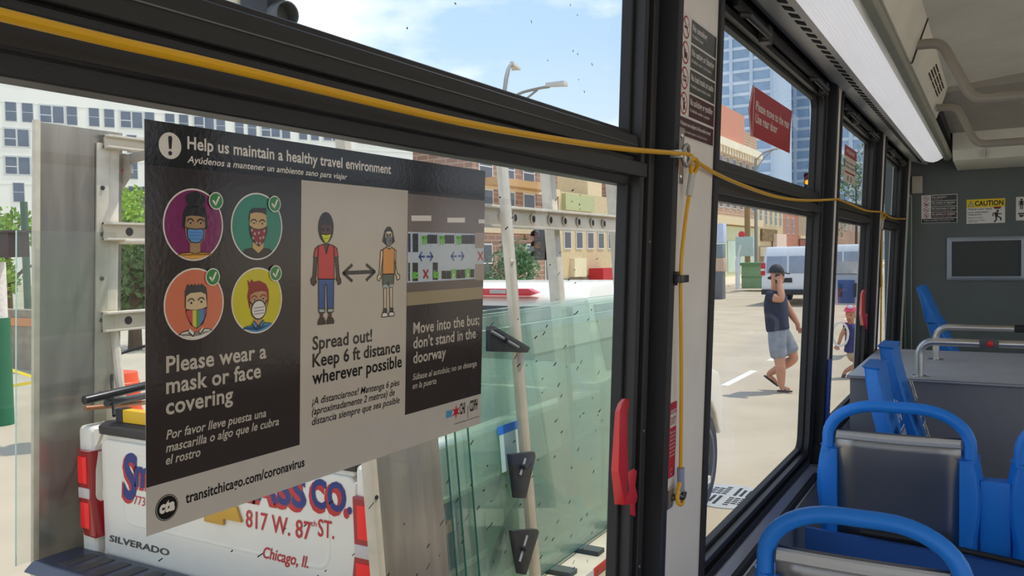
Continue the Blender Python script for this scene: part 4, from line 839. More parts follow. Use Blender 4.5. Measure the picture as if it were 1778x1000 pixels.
x0, x1 = XC - HW, XC + HW
mb = MB()
pr = [(2.46, .56), (3.06, .56)] + [(3.55 + .47 * math.cos(math.radians(180 - i * 18)), .40 + .47 * math.sin(math.radians(180 - i * 18)) + .0) for i in range(1, 10)] + [(4.04, .56), (4.37, .56), (4.37, 1.225), (2.46, 1.225)]
for s in (-1, 1):
    mb = MB(); xa, xb = (XC + s * (HW - .13), XC + s * HW); mb.prism([(xa, y, z) for y, z in pr], [(xb, y, z) for y, z in pr], wp_); mb.build('bed_side', truck, bevel=.018, seg=3)
mb = MB(); mb.box((x0 + .12, 2.46, .62), (x1 - .12, 4.36, .68), capm); mb.box((x0 + .12, 4.30, .62), (x1 - .12, 4.37, 1.22), wp_); mb.build('bed_floor', truck)
mb = MB(); o_ = rrect(-3.225, -1.645, .60, 1.175, .05)
mb.prism([(x, 2.46, z) for x, z in o_], [(x, 2.392, z) for x, z in o_], wp_); mb.prism([(-3.20, 2.46, 1.17), (-1.66, 2.46, 1.17), (-1.66, 2.46, 1.235), (-3.20, 2.46, 1.235)], [(-3.20, 2.40, 1.17), (-1.66, 2.40, 1.17), (-1.66, 2.42, 1.232), (-3.20, 2.42, 1.232)], wp_)
tg = mb.build('tailgate', truck, bevel=.014, seg=3)
i_ = rrect(-3.06, -1.80, .80, 1.12, .06); mb = MB(); o2 = rrect(-3.075, -1.785, .785, 1.135, .07)
mb.ring([(x, 2.3925, z) for x, z in o2], [(x, 2.3925, z) for x, z in i_], [(x, 2.391, z) for x, z in o2], [(x, 2.3908, z) for x, z in i_], wp_); mb.build('pressed_edge', tg, bevel=.0015)
mb = MB(); mb.prism([(-3.225, 2.385, 1.195), (-3.225, 2.38, 1.235), (-3.225, 2.42, 1.255), (-3.225, 2.52, 1.245), (-3.225, 2.52, 1.19)], [(-1.64, 2.385, 1.195), (-1.64, 2.38, 1.235), (-1.64, 2.42, 1.255), (-1.64, 2.52, 1.245), (-1.64, 2.52, 1.19)], capm); mb.build('tailgate_cap', truck, bevel=.008)
for s in (-1, 1):
    mb = MB(); xa = XC + s * (HW + .004); xb = XC + s * (HW - .145)
    mb.box((xa - s * .01, 2.37, .5), (xb + s * .025, 2.50, 1.228), wp_); mb.build('corner_post', truck, bevel=.03, seg=3)
    mb = MB(); prf = [(xb + s * .03, 2.366, .66), (xa, 2.376, .66), (xa + s * .006, 2.60, .70), (xa + s * .006, 2.60, 1.02), (xa, 2.376, 1.10), (xb + s * .03, 2.366, 1.10)]
    q = [(xb + s * .03, 2.352), (xa - s * .02, 2.356), (xa + s * .010, 2.40), (xa + s * .010, 2.56), (xb + s * .03, 2.48)]
    L0 = [Vector((x + (s * -.03 if True else 0), y, .70)) for x, y in q]; L1 = [Vector((x, y, .90)) for x, y in q]; L2 = [Vector((x - s * .005, y, 1.115)) for x, y in q]
    for a, b in ((L0, L1), (L1, L2)): mb.prism(a, b, lens, caps=False)
    mb.add(L0, [(0, 1, 2, 3, 4)], lens); mb.add(L2, [(0, 1, 2, 3, 4)], lens); tl = mb.build('tail_light', truck, bevel=.01, seg=3)
    mb = MB(); mb.box((xb + s * .034, 2.349, .885), (xa - s * .03, 2.36, .935), clearl); mb.build('reverse_lens', tl, bevel=.004)
    mb = MB(); mb.box((xb + s * .05, 2.349, .955), (xa - s * .03, 2.36, 1.085), lensl); mb.build('lit_lamp', tl, bevel=.006)
    mb = MB(); mb.box((xb + s * .04, 2.349, .74), (xa - s * .04, 2.36, .865), lensl); mb.build('lit_lamp', tl, bevel=.006)
mb = MB(); mb.prism([(x0 - .02, 2.16, .46), (x0 - .02, 2.12, .60), (x0 - .02, 2.17, .625), (x0 - .02, 2.38, .625), (x0 - .02, 2.38, .42)], [(x1 + .02, 2.16, .46), (x1 + .02, 2.12, .60), (x1 + .02, 2.17, .625), (x1 + .02, 2.38, .625), (x1 + .02, 2.38, .42)], M('pale_bumper', (214, 208, 192), .35, metal=.3))
for _ in (0,): pass
bp_ = mb.build('bumper', truck, bevel=.02, seg=3)
mb = MB(); mb.prism([(x0 - .03, 2.10, .595), (x0 - .03, 2.15, .632), (x0 - .03, 2.38, .632), (x0 - .03, 2.38, .595)], [(x1 + .03, 2.10, .595), (x1 + .03, 2.15, .632), (x1 + .03, 2.38, .632), (x1 + .03, 2.38, .595)], bumpm); mb.build('step_pad', bp_, bevel=.012)
mb = MB()
for k in range(14): mb.box((x0 + .12 + k * .12, 2.18, .631), (x0 + .19 + k * .12, 2.34, .6345), capm)
mb.build('step_tread', bp_, bevel=.002)
# cab
mb = MB(); prl = [(4.42, .55), (5.75, .55)] + [(6.30 + .48 * math.cos(math.radians(180 - i * 18)), .40 + .48 * math.sin(math.radians(180 - i * 18))) for i in range(1, 10)] + [(6.79, .50), (6.84, .50), (6.87, .86), (6.78, 1.02), (5.95, 1.26), (4.42, 1.26)]
for s in (-1, 1): pass
mb.prism([(x0 + .01, y, z) for y, z in prl], [(x1 - .01, y, z) for y, z in prl], wp_); mb.build('cab_body', truck, bevel=.04, seg=3)
gz = [(4.44, 1.24, .87), (4.58, 1.74, .76), (4.80, 1.825, .66), (5.25, 1.835, .66), (5.45, 1.76, .74), (6.0, 1.24, .86)]
mb = MB(); A = [Vector((XC - w, y, z)) for y, z, w in gz]; B = [Vector((XC + w, y, z)) for y, z, w in gz]; mb.prism(A, B, wp_); mb.build('cab_roof', truck, bevel=.035, seg=3)
mb = MB(); a = [Vector((XC + sx * w, y - .006, z)) for y, z, w, sx in ((4.478, 1.36, .72, -1), (4.478, 1.36, .72, 1), (4.570, 1.69, .66, 1), (4.570, 1.69, .66, -1))]
mb.prism([p + Vector((0, -.004, 0)) for p in a], [p + Vector((0, .02, 0)) for p in a], darkg); mb.build('rear_window', truck, bevel=.004)
for s in (-1, 1):
    for ya, yb in ((4.62, 5.10), (5.16, 5.80)):
        mb = MB(); f_ = lambda z: .87 - (z - 1.24) / .5 * .11
        tt = (ya + .02, yb - (.38 if yb > 5.5 else .02)); P_ = [Vector((XC + s * (f_(z) + .004), y, z)) for y, z in ((ya, 1.30), (yb, 1.30), (tt[1], 1.70), (tt[0] + .02, 1.70))]
        mb.prism(P_, [p - Vector((s * .02, 0, 0)) for p in P_], darkg); mb.build('side_window', truck, bevel=.004)
    mb = MB(); mb.box((XC + s * .94, 5.62, 1.24), (XC + s * 1.12, 5.72, 1.45), M('mirror_shell', (226, 224, 220), .3)); mb.build('side_mirror', truck, bevel=.03, seg=3)
    for yw in (3.55, 6.30):
        mb = MB(); cx_ = XC + s * .82; mb.lathe((cx_ - s * .12, yw, .39), (s, 0, 0), [(.26, 0), (.37, .01), (.39, .04), (.39, .20), (.37, .23), (.26, .235)], tyre, 28); wo = mb.build('wheel', truck, smooth=True)
        mb = MB(); mb.lathe((cx_ + s * .09, yw, .39), (s, 0, 0), [(.27, 0), (.265, .03), (.20, .015), (.09, .03), (.06, .045), (.03, .05)], rimm, 24); mb.build('rim', wo, smooth=True)
mb = MB(); cz = [(XC - .30, 1.755), (XC + .36, 1.755), (XC + .42, 1.775), (XC + .36, 1.80), (XC - .30, 1.80), (XC - .34, 1.775)]
mb.prism([(x, 4.545, z) for x, z in cz], [(x, 4.61, z) for x, z in cz], M('brake_light_red', (196, 44, 56), .2, emit=.12)); b3 = mb.build('third_brake_light', truck, bevel=.004)
mb = MB(); mb.box((XC + .08, 4.541, 1.77), (XC + .2, 4.55, 1.795), clearl); mb.build('clear_lens', b3)
# dark block low on bed side, pale trim, red patch, amber markers, fuel door
sbm = M('dark_lower_grey', (84, 88, 84), .5, bump=.1); trimm = M('cream_trim', (216, 204, 176), .5)
mb = MB(); mb.box((x1 - .02, 2.62, .62), (x1 + .035, 3.05, 1.01), sbm); sbx = mb.build('dark_lower_side', truck, bevel=.006)
mb = MB(); mb.box((x1 + .0, 2.60, 1.01), (x1 + .05, 4.36, 1.03), trimm); mb.build('side_trim', truck, bevel=.004)
mb = MB(); mb.box((x1 + .0, 2.60, .70), (x1 + .05, 3.05, .72), trimm); mb.build('side_trim', truck, bevel=.004)
mb = MB(); mb.box((x1 + .03, 2.60, .73), (x1 + .045, 2.70, .87), lensl); mb.build('red_side_patch', sbx, bevel=.004)
mb = MB(); amb = M('amber_lens', (236, 178, 110), .3)
for z in (.88, .66): mb = MB(); mb.box((x1 + .034, 2.74, z), (x1 + .045, 2.80, z + .05), amb); mb.build('amber_marker', sbx, bevel=.004)
p = at(852, 838, 0, x1); mb = MB(); mb.lathe((x1 + .002, p.y, p.z), (1, 0, 0), [(.085, 0), (.085, .006), (.07, .01), (.068, .004), (.03, .004), (.028, .016)], M('fuel_cap_grey', (150, 160, 156), .3, metal=.4), 26); mb.build('fuel_door', truck, smooth=True)
# tailgate lettering
tblue, tred = M('sign_blue', (40, 52, 118), .5, var=.06), M('sign_red', (196, 44, 44), .5, var=.06)
def tf(): return Flat((0, 2.3905, 0), (1, 0, 0), (0, 0, 1), (0, -1, 0), .0012)
def tx(f, txt, u0, v0, u1, capx, mat, l, bold, shear=0, dx=0, dz=0, v1=None):
    a = at(u0, v0, 1, 2.39); b = at(u1, v0 + (u1 - u0) * .15 if v1 is None else v1, 1, 2.39); c = at(u0, v0 - capx, 1, 2.39)
    f.text(txt, a.x + dx, a.z + dz, b.x - a.x, c.z - a.z, mat, l, bold, shear)
f = tf(); tx(f, 'S', 214, 862, 240, 74, tred, 1, .05, .15, -.012, -.012); tx(f, 'S', 214, 862, 240, 74, tblue, 4, .03, .15); tx(f, 'm', 234, 842, 262, 46, tred, 1, .06, .1, -.010, -.01); tx(f, 'm', 234, 842, 262, 46, tblue, 4, .04, .1); f.build('lettering', tg)
f = tf(); tx(f, '773', 233, 875, 252, 15, tred, 2, .0, .1); f.build('lettering', tg)
f = tf()
for txt, u0, u1 in (('GLASS', 384, 532), ('CO.', 541, 611)):
    v = 876 + (u0 - 541) * .14
    if txt == 'CO.': v = 878
    tx(f, txt, u0, v, u1, 46, tred, 1, .07, 0, -.014, -.014); tx(f, txt, u0, v, u1, 46, tblue, 4, .035)
f.build('lettering', tg)
f = tf(); tx(f, '817 W. 87', 427, 914, 541, 29, tred, 2, .01, .08); tx(f, 'th', 540, 913, 550, 10, tred, 2, 0, .1); tx(f, 'ST.', 552, 930, 580, 29, tred, 2, .01, .08); f.build('lettering', tg)
f = tf(); tx(f, 'Chicago, Il.', 457, 968, 535, 19, tred, 2, .015, .3); f.build('lettering', tg)
f = tf(); tx(f, 'SILVERADO', 190, 939, 294, 10.5, M('badge_dark', (78, 72, 68), .4), 2, .02, .1, v1=966); f.build('lettering', tg)
p = at(372, 884, 1, 2.385); mb = MB(); gp = M('gold_emblem', (206, 158, 58), .35, metal=.3)
sh = [(-.17, -.032), (-.060, -.032), (-.060, -.06), (.060, -.06), (.060, -.032), (.17, -.032), (.14, .032), (.060, .032), (.060, .06), (-.060, .06), (-.060, .032), (-.14, .032)]
mb.prism([(p.x + a, 2.391, p.z + b) for a, b in sh], [(p.x + a, 2.378, p.z + b) for a, b in sh], gp); em = mb.build('emblem', tg, bevel=.003)

# ================================================================== GLASS RACKS
alu = M('rack_aluminium', (212, 198, 176), .4, metal=.35, var=.08, scale=12); aluw = M('rack_pale_bar', (226, 212, 190), .5, var=.08, scale=20); sheetm = M('scratched_metal_sheet', (168, 158, 146), .24, metal=.7, var=.2, scale=3, stretch=(1, 6, .8))
blk = M('black_clamp', (30, 31, 34), .45)
def RX(z, off=0): return -1.3 - .073 * (z - 1) + off
def LX(z, off=0): return -3.50 + .073 * (z - 1) + off
def slab(mb, F, y0, y1, z0, z1, o0, o1, mat): mb.hexa([(F(z0, o0), y0, z0), (F(z0, o1), y0, z0), (F(z0, o1), y1, z0), (F(z0, o0), y1, z0), (F(z1, o0), y0, z1), (F(z1, o1), y0, z1), (F(z1, o1), y1, z1), (F(z1, o0), y1, z1)], mat)
rack = thing('glass_rack', (-1.3, 3.5, .55), 'pale metal glass rack with black clamps on the near side of the pickup', 'rack', 'glass racks of the pickup')
mb = MB(); slab(mb, RX, 2.085, 2.118, .42, 2.55, -.03, .012, M('rack_post_cream', (206, 192, 168), .5, var=.1, scale=15)); po = mb.build('end_post', rack, bevel=.004)
for z in (.62, .95, 1.22, 1.5): mb = MB(); mb.lathe((RX(z, .012), 2.1, z), (1, 0, 0), [(.008, 0), (.007, .004)], blk if z != .95 else chrome, 10); mb.build('screw', po)
mb = MB(); slab(mb, RX, 2.12, 2.50, .42, 1.75, -.02, -.012, sheetm); mb.build('metal_sheet', rack)
mb = MB(); slab(mb, RX, 2.4, 4.9, 2.135, 2.225, -.06, -.045, alu); slab(mb, RX, 2.4, 4.9, 2.215, 2.228, -.06, -.015, aluw); slab(mb, RX, 2.4, 4.9, 2.130, 2.142, -.06, -.02, alu); bm_ = mb.build('perforated_beam', rack, bevel=.002)
hol = M('hole_dark', (44, 40, 38), .7)
for u, v in ((893, 380), (925, 383), (955, 386), (980, 387), (1004, 389), (1028, 390), (1048, 395), (870, 377)):
    p = lean(u, v, -1.345, -.073); mb = MB(); mb.lathe((p.x + .002, p.y, 2.178), (1, 0, 0), [(.026, 0), (.026, .004), (.018, .005), (.017, .001)], alu, 16); mb.lathe((p.x + .003, p.y, 2.178), (1, 0, 0), [(.0165, 0), (.016, .001)], hol, 16); mb.build('beam_hole', bm_)
mb = MB(); slab(mb, RX, 2.06, 4.9, 2.47, 2.56, -.06, 0, M('pale_wood', (196, 172, 132), .6, var=.1, stretch=(1, .2, 4))); mb.build('top_rail', rack, bevel=.004)
for y in (3.69, 4.5): mb = MB(); slab(mb, RX, y, y + .06, .5, 2.5, -.125, -.068, aluw); mb.build('post', rack, bevel=.004)
mb = MB(); slab(mb, RX, 3.00, 3.055, .60, 2.55, .035, .06, alu); slab(mb, RX, 3.053, 3.06, .60, 2.55, .02, .06, M('bar_blue_edge', (150, 156, 176), .4)); cb_ = mb.build('clamp_bar', rack, bevel=.003)
for z in (1.98, 1.15): mb = MB(); mb.lathe((RX(z, .06), 3.025, z), (1, 0, 0), [(.012, 0), (.010, .006), (.004, .008)], alu, 12); mb.build('bar_bolt', cb_)
for pts, sl in ((((843, 566), (850, 565), (914, 603), (909, 612), (843, 610)), ((853, 575), (900, 603))), (((879, 788), (921, 783), (923, 791), (906, 864), (889, 864)), ((912, 796), (903, 825))), (((882, 920), (925, 917), (929, 922), (906, 997), (895, 995)), ((915, 930), (902, 975)))):
    mb = MB(); P_ = [lean(u, v, -1.3 + .068, -.073) for u, v in pts]; mb.prism([p + Vector((.022, 0, 0)) for p in P_], [p - Vector((.0, 0, 0)) for p in P_], blk); cl = mb.build('clamp', rack, bevel=.004)
    a, b = [lean(u, v, -1.3 + .0915, -.073) for u, v in sl]; mb = MB(); mb.tube([a, b], .006, M('clamp_slot', (150, 148, 146), .4), 8); mb.lathe((a + b) / 2, (1, 0, 0), [(.013, 0), (.012, .01), (.005, .014)], blk, 10); mb.build('clamp_bolt', cl, smooth=True)
mb = MB(); mb.box((-1.47, 2.5, .53), (-1.13, 5.2, .575), M('ledge_wood', (196, 186, 164), .6, var=.15, scale=6)); lg = mb.build('ledge', rack, bevel=.003)
rt, wt = M('tape_red', (200, 52, 40), .4), M('tape_white', (224, 220, 214), .4)
mb = MB()
for k in range(9): mb.box((-1.131, 2.5 + k * .3, .532), (-1.127, 2.8 + k * .3, .573), rt if k % 2 else wt)
mb.build('reflective_tape', lg)
for y in (3.25, 3.55, 3.95, 4.4): mb = MB(); mb.box((-1.40, y, .575), (-1.17, y + .07, .597), M('rubber_block', (72, 80, 76), .8)); mb.build('rubber_block', rack, bevel=.003)
gt = glass('green_glass_face', (.915, .965, .935), 1.2, haze=(.085, (.80, .92, .82))); ge = M('green_glass_edge', (30, 92, 80), .2, emit=0)
labs = ('outermost green glass sheet leaning on the near rack of the pickup', 'second green glass sheet from outside on the near rack', 'third green glass sheet from outside on the near rack', 'innermost green glass sheet next to the pickup bed')
for k, (u, h) in enumerate(((823, 1.70), (800, 1.78), (784, 1.75), (768, 1.76))):
    o1 = -.004 - k * .016; p = lean(u, 860, -1.3 + o1, -.073); mb = MB(); slab(mb, RX, p.y, 4.9, .60, h, o1 - .006, o1, gt)
    e_ = .0062
    slab(mb, RX, p.y - .004, p.y, .60, h, o1 - .006, o1, ge); slab(mb, RX, p.y, 4.9, h, h + .003, o1 - .006, o1, M('pale_glass_edge', (190, 220, 206), .2)); slab(mb, RX, p.y, 4.9, .597, .60, o1 - .006, o1, ge)
    tag(mb.build('glass_sheet'), labs[k], 'glass sheet', 'glass sheets on the rack')
mb = MB(); p = lean(880, 745, -1.3 + .0035, -.073); slab(mb, RX, p.y - .07, p.y + .13, p.z - .015, p.z + .02, .0005, .002, M('blue_tape', (44, 130, 226), .5)); slab(mb, RX, p.y - .06, p.y + .12, p.z - .17, p.z - .015, .0005, .0015, M('pale_paper', (206, 232, 224), .6)); tag(mb.build('paper_note'), 'pale paper taped with blue tape to the outermost green glass sheet', 'paper')

lrack = thing('glass_rack', (-3.5, 3.0, .55), 'tall metal rack with a grey sheet on the far side of the pickup', 'rack', 'glass racks of the pickup')
def lp(u, v, o=0): return lean(u, v, -3.50 + o, .073)
a, b = lp(66, 212), lp(180, 232)
mb = MB(); slab(mb, LX, a.y, b.y + .10, .45, a.z, -.004, .004, sheetm); sh_ = mb.build('metal_sheet', lrack)
mb = MB(); slab(mb, LX, a.y - .022, a.y + .006, .40, a.z + .01, -.012, .012, M('rack_post_cream', (206, 192, 168), .5, var=.1, scale=15)); mb.build('sheet_edge', lrack, bevel=.003)
pb = lp(174, 300); mb = MB(); slab(mb, LX, pb.y - .03, pb.y + .035, .75, 2.60, .008, .02, alu); slab(mb, LX, pb.y + .035, pb.y + .10, .75, 2.62, -.01, .006, aluw); po = mb.build('post', lrack, bevel=.003)
for z in (2.38, 2.15, 1.93, 1.72, 1.35, 1.1): mb = MB(); mb.lathe((LX(z, .02), pb.y, z), (1, 0, 0), [(.012, 0), (.010, .006), (.004, .008)], blk, 10); mb.build('bolt', po)
Y1 = 4.8
for z0, z1, nm in ((2.575, 2.64, 'top_rail'), (2.12, 2.21, 'perforated_beam'), (1.66, 1.76, 'perforated_beam')):
    mb = MB(); slab(mb, LX, pb.y, Y1, z0, z1, .02, .035, alu); slab(mb, LX, pb.y, Y1, z1 - .012, z1, .02, .065, aluw); slab(mb, LX, pb.y, Y1, z0, z0 + .012, .02, .06, aluw); bo = mb.build(nm, lrack, bevel=.002)
    if nm == 'perforated_beam':
        for k in range(12): mb = MB(); mb.lathe((LX((z0 + z1) / 2, .036), pb.y + .14 + k * .16, (z0 + z1) / 2), (1, 0, 0), [(.022, 0), (.020, .002)], hol, 14); mb.build('beam_hole', bo)
mb = MB(); A = [at(u, v, 1, pb.y + .12) for u, v in ((188, 262), (222, 268), (226, 300), (204, 335), (190, 338))]; mb.prism(A, [p + Vector((0, .02, 0)) for p in A], M('gusset_plate', (170, 158, 142), .5, metal=.3, var=.1)); gs = mb.build('gusset', lrack, bevel=.003)
mb = MB(); A = [at(u, v, 1, pb.y + .118) for u, v in ((190, 292), (214, 294), (212, 302), (191, 301))]; mb.prism(A, [p + Vector((0, -.004, 0)) for p in A], rt); mb.build('red_reflector', gs)
mb = MB(); mb.tube([at(181, 420, 1, pb.y + .08), at(212, 700, 1, pb.y + .08)], .022, aluw, 8); mb.tube([at(178, 420, 1, pb.y + .08), at(262, 420, 1, pb.y + .14)], .012, aluw, 8); mb.build('brace', lrack, smooth=True)
A = [at(u, v, 1, pb.y + .13) for u, v in ((186, 276), (262, 258), (262, 274), (186, 294))]; mb = MB(); mb.prism(A, [p + Vector((0, .015, 0)) for p in A], M('gusset_plate', (170, 158, 142), .5)); db = mb.build('diagonal_beam', lrack, bevel=.002)
for u, v in ((195, 280), (221, 275)): p = at(u, v, 1, pb.y + .129); mb = MB(); mb.lathe(p, (0, -1, 0), [(.016, 0), (.014, .003)], hol, 14); mb.build('beam_hole', db)
for y in (3.6, 4.6): mb = MB(); slab(mb, LX, y, y + .06, .6, 2.6, -.03, .015, aluw); mb.build('post', lrack, bevel=.004)
# load lying over the tailgate
pm = [M('black_pipe', (34, 33, 36), .35), M('copper_pipe', (170, 118, 84), .4, metal=.4), M('grey_pipe', (60, 56, 56), .4)]
for k, (u0, v0, u1, v1, r, nm) in enumerate(((146, 695, 268, 666, .022, 'black pipe'), (148, 709, 262, 698, .012, 'copper coloured pipe'), (185, 700, 270, 684, .018, 'dark grey pipe'))):
    mb = MB(); mb.tube([at(u0, v0, 1, 2.34 + k * .06), at(u1, v1, 1, 2.73 + k * .06)], r, pm[k], 12); tag(mb.build('pipe', bevel=.002), nm + ' sticking out over the tailgate of the pickup', 'pipe', 'pipes in the pickup bed')
a = at(213, 727, 1, 2.44); mb = MB(); mb.box((a.x, 2.42, 1.256), (a.x + .62, 2.47, 1.315), M('yellow_tool', (240, 186, 30), .4)); lv = mb.build('spirit_level', bevel=.004); tag(lv, 'yellow spirit level lying on the tailgate cap', 'tool')
mb = MB(); mb.box((a.x - .02, 2.418, 1.256), (a.x + .03, 2.472, 1.318), blk); mb.build('end_cap', lv)
bx, by = -7.05, 5.1; mb = MB(); om = M('orange_barrel', (236, 84, 40), .5); root = thing('traffic_barrel', (bx, by, 0), 'orange traffic barrel on the side street beyond the pickup', 'barrel')
mb.lathe((bx, by, .05), (0, 0, 1), [(.24, 0), (.23, .25), (.215, .26), (.21, .5), (.20, .51), (.19, .78), (.18, .79), (.17, .88), (.05, .9)], om, 24); mb.build('barrel', root, smooth=True)
mb = MB(); mb.lathe((bx, by, .28), (0, 0, 1), [(.236, 0), (.232, .12)], M('tape_white', (224, 220, 214), .4), 24); mb.build('white_band', root, smooth=True)
mb = MB(); mb.lathe((bx, by, 0), (0, 0, 1), [(.34, 0), (.34, .04), (.26, .06)], blk, 24); mb.build('rubber_base', root, smooth=True)
mb = MB(); mb.tube(bez([at(198, 722, 1, 2.44), at(194, 660, 1, 2.6), at(196, 622, 1, 2.7), at(215, 612, 1, 2.8), at(262, 598, 1, 2.9)], 6), .008, blk, 8); tag(mb.build('cable', smooth=True), 'black cable looped over the rack brace of the pickup', 'cable')

u28 = lean(28, 600, -3.47, .073); mb = MB(); gc = glass('clear_glass_face', (.95, .965, .95), 1.0, haze=(.05, (.8, .8, .74))); zt_ = lean(30, 400, -3.47, .073).z
slab(mb, LX, u28.y, b.y + .05, .6, zt_, .030, .036, gc); slab(mb, LX, u28.y - .004, u28.y, .6, zt_, .030, .036, M('pale_glass_edge', (190, 220, 206), .2))
tag(mb.build('glass_sheet'), 'clear glass sheet standing in the far rack in front of the grey metal sheet', 'glass sheet', 'glass sheets on the rack')
# ================================================================== BUILDINGS
wing = M('far_window_glass', (104, 112, 126), .15, var=.2, scale=.7); winf = M('far_window_frame', (214, 212, 206), .5); wdark = M('far_window_dark', (66, 70, 78), .2, var=.2, scale=.9)
def window_mesh(name, w, h, split, g=None):
    mb = MB(); g = g or wing
    mb.box((-w / 2, -.02, 0), (w / 2, .02, h), winf); t = .07 * w if w > .8 else .07
    if split:
        mb.box((-w / 2 + t, -.03, t), (-t / 2, .0, h - t), g); mb.box((t / 2, -.03, t), (w / 2 - t, .0, h - t), g); mb.box((-w / 2, -.035, h * .42), (0, -.01, h * .42 + t * .6), winf)
    else:
        mb.box((-w / 2 + t, -.03, t), (w / 2 - t, .0, h - t), g); mb.box((-w / 2, -.035, h * .5), (w / 2, -.01, h * .5 + t * .6), winf)
    me_o = mb.build(name); me = me_o.data; bpy.data.objects.remove(me_o)
    me.transform(Matrix.Translation((0, 0, 0))); return me
class Bld:
    """a building whose facade starts at p (x, y) and runs along d; the street side is to the right of d"""
    def __init__(s, name, p, d, length, depth, h, mat, lab, z0=0.0):
        s.p = Vector((p[0], p[1], 0)); s.d = Vector((d[0], d[1], 0)).normalized(); s.n = Vector((s.d.y, -s.d.x, 0)); s.len = length; s.h = h
        s.root = thing(name, s.p + s.d * length / 2, lab, 'building'); s.ang = math.atan2(s.d.y, s.d.x)
        mb = MB(); s.blk(mb, 0, length, z0, h, -depth, 0, mat); mb.build('wall', s.root)
    def blk(s, mb, a, b, z0, z1, n0, n1, mat):
        q = lambda t, n, z: s.p + s.d * t + s.n * n + Vector((0, 0, z))
        mb.hexa([q(a, n0, z0), q(b, n0, z0), q(b, n1, z0), q(a, n1, z0), q(a, n0, z1), q(b, n0, z1), q(b, n1, z1), q(a, n1, z1)], mat)
    def part(s, name, a, b, z0, z1, n0, n1, mat): mb = MB(); s.blk(mb, a, b, z0, z1, n0, n1, mat); return mb.build(name, s.root)
    def win(s, me, t, z):
        o = bpy.data.objects.new('window', me); COL.objects.link(o); o.parent = s.root; o.location = s.p + s.d * t + s.n * .03 + Vector((0, 0, z)) - WLOC[s.root.name]; o.rotation_euler = (0, 0, s.ang)
        WLOC[o.name] = Vector((0, 0, 0))
wW = window_mesh('wide_window', 2.35, 1.95, True); wN = window_mesh('narrow_window', 1.05, 1.95, False); wT = window_mesh('tall_window', .8, 1.7, False, wdark); wS = window_mesh('sash_window', 1.1, 1.6, False, wdark)
apt = M('white_apartment_cladding', (250, 244, 230), .6, var=.03, scale=.4)
d_ = (.455, .889); p0 = Vector((-83, 44, 0)) - Vector((.455, .889, 0)) * 14
B = Bld('apartment_building', (p0.x, p0.y), d_, 66, 14, 21, apt, 'long white apartment block with rows of narrow and wide windows, far left')
n_ = 0
for g in range(8):
    for off, me in ((0.0, wW), (1.75, wN), (3.75, wN), (5.15, wN)):
        t = 5.4 + 14 + (g - 2) * 7.25 + off
        if 10 < t < 62: B.win(me, t, 16.0)
for zr in (13.5, 10.8, 8.2):
    for off, me in ((2.3, wW if zr > 9 else wN), (4.6, wN), (10.2, wN), (12.6, wN), (16.5, wW), (19, wN), (23.7, wW), (26.4, wN), (31, wW)): B.win(me, 14 + off, zr)
mb = MB()
for z in (9.9, 12.5, 15.2, 17.8): B.blk(mb, 0, 66, z, z + .05, 0, .02, M('cladding_joint', (212, 204, 190), .7))
mb.build('cladding_joint', B.root)
B.part('roof_parapet', 0, 66, 21, 21.5, -14, .15, M('parapet_grey', (200, 196, 188), .6))

# left side of the street, one after another
X0 = -18
def facade(y0, y1, h, mat, name, lab, depth=9): return Bld(name, (X0, y0), (0, 1), y1 - y0, depth, h, mat, lab)
brick = M('red_brick', (156, 116, 98), .8, brick=(.6, (176, 150, 128))); brick2 = M('pale_brick', (184, 146, 118), .8, brick=(.6, (206, 184, 160)))
cream = M('cream_stone', (222, 200, 160), .7, var=.06); tan = M('tan_stucco', (206, 184, 144), .7, var=.08); salmon = M('salmon_plaster', (206, 136, 110), .7, var=.05)
B = facade(28.6, 36.2, 7.6, brick, 'brick_building', 'brick building with pale stone bands seen above the pickup bed', 3)
for z in (3.05, 4.9, 6.6): B.part('stone_band', 0, 7.6, z, z + .35, 0, .15, cream)
for k in range(4):
    B.win(wS, 1.0 + k * 1.85, 5.0); B.win(wS, 1.0 + k * 1.85, 3.3); B.win(wT, 1.0 + k * 1.85, .9)
B.part('awning_beam', .5, 5.5, 5.0, 5.3, .1, .9, M('tan_beam', (190, 146, 92), .6))
B = facade(36.3, 43.5, 5.2, tan, 'yellow_building', 'yellow building with narrow dark windows beside the big window post')
for k in range(5): B.win(wT, .9 + k * 1.35, 2.35)
B.part('panel', .4, 3.8, 4.3, 5.1, 0, .2, M('lime_panel', (182, 184, 134), .6)); B.part('gable', 3.4, 5.2, 5.2, 6.4, -2, 0, cream); B.part('sign_board', 1.2, 2.6, .95, 1.9, 0, .25, M('pale_sign', (226, 214, 178), .6))
B.part('shop_front', .2, 7, .0, .9, 0, .1, M('shop_grey', (120, 112, 100), .6)); B.part('red_awning', 3.2, 4.8, .75, 1.35, .1, .9, M('red_awning', (186, 32, 40), .6)); B.part('awning_post', 4.6, 4.8, 0, .8, .5, .8, M('red_awning', (186, 32, 40), .6))
B = facade(43.6, 54.5, 6.6, brick, 'brick_building', 'dark red brick building behind the post between the first two windows')
for k in range(5): B.win(wS, 1.3 + k * 2.1, 3.6)
B = facade(54.6, 75.5, 12.4, brick2, 'brick_building', 'tall pale brick building with a bright cornice in the second window', 4)
for k in range(10):
    for z in (5.6, 8.1): B.win(wS, 1.4 + k * 2.0, z)
B.part('upper_storey', 2, 16.5, 10.9, 13.6, -4, .05, salmon)
cw = M('bright_cornice', (238, 224, 196), .6, var=.08, scale=3)
mb = MB(); B.blk(mb, 0, 21, 10.3, 10.9, 0, .5, cw)
for k in range(26): B.blk(mb, .3 + k * .8, .6 + k * .8, 9.8, 10.3, 0, .4, cw)
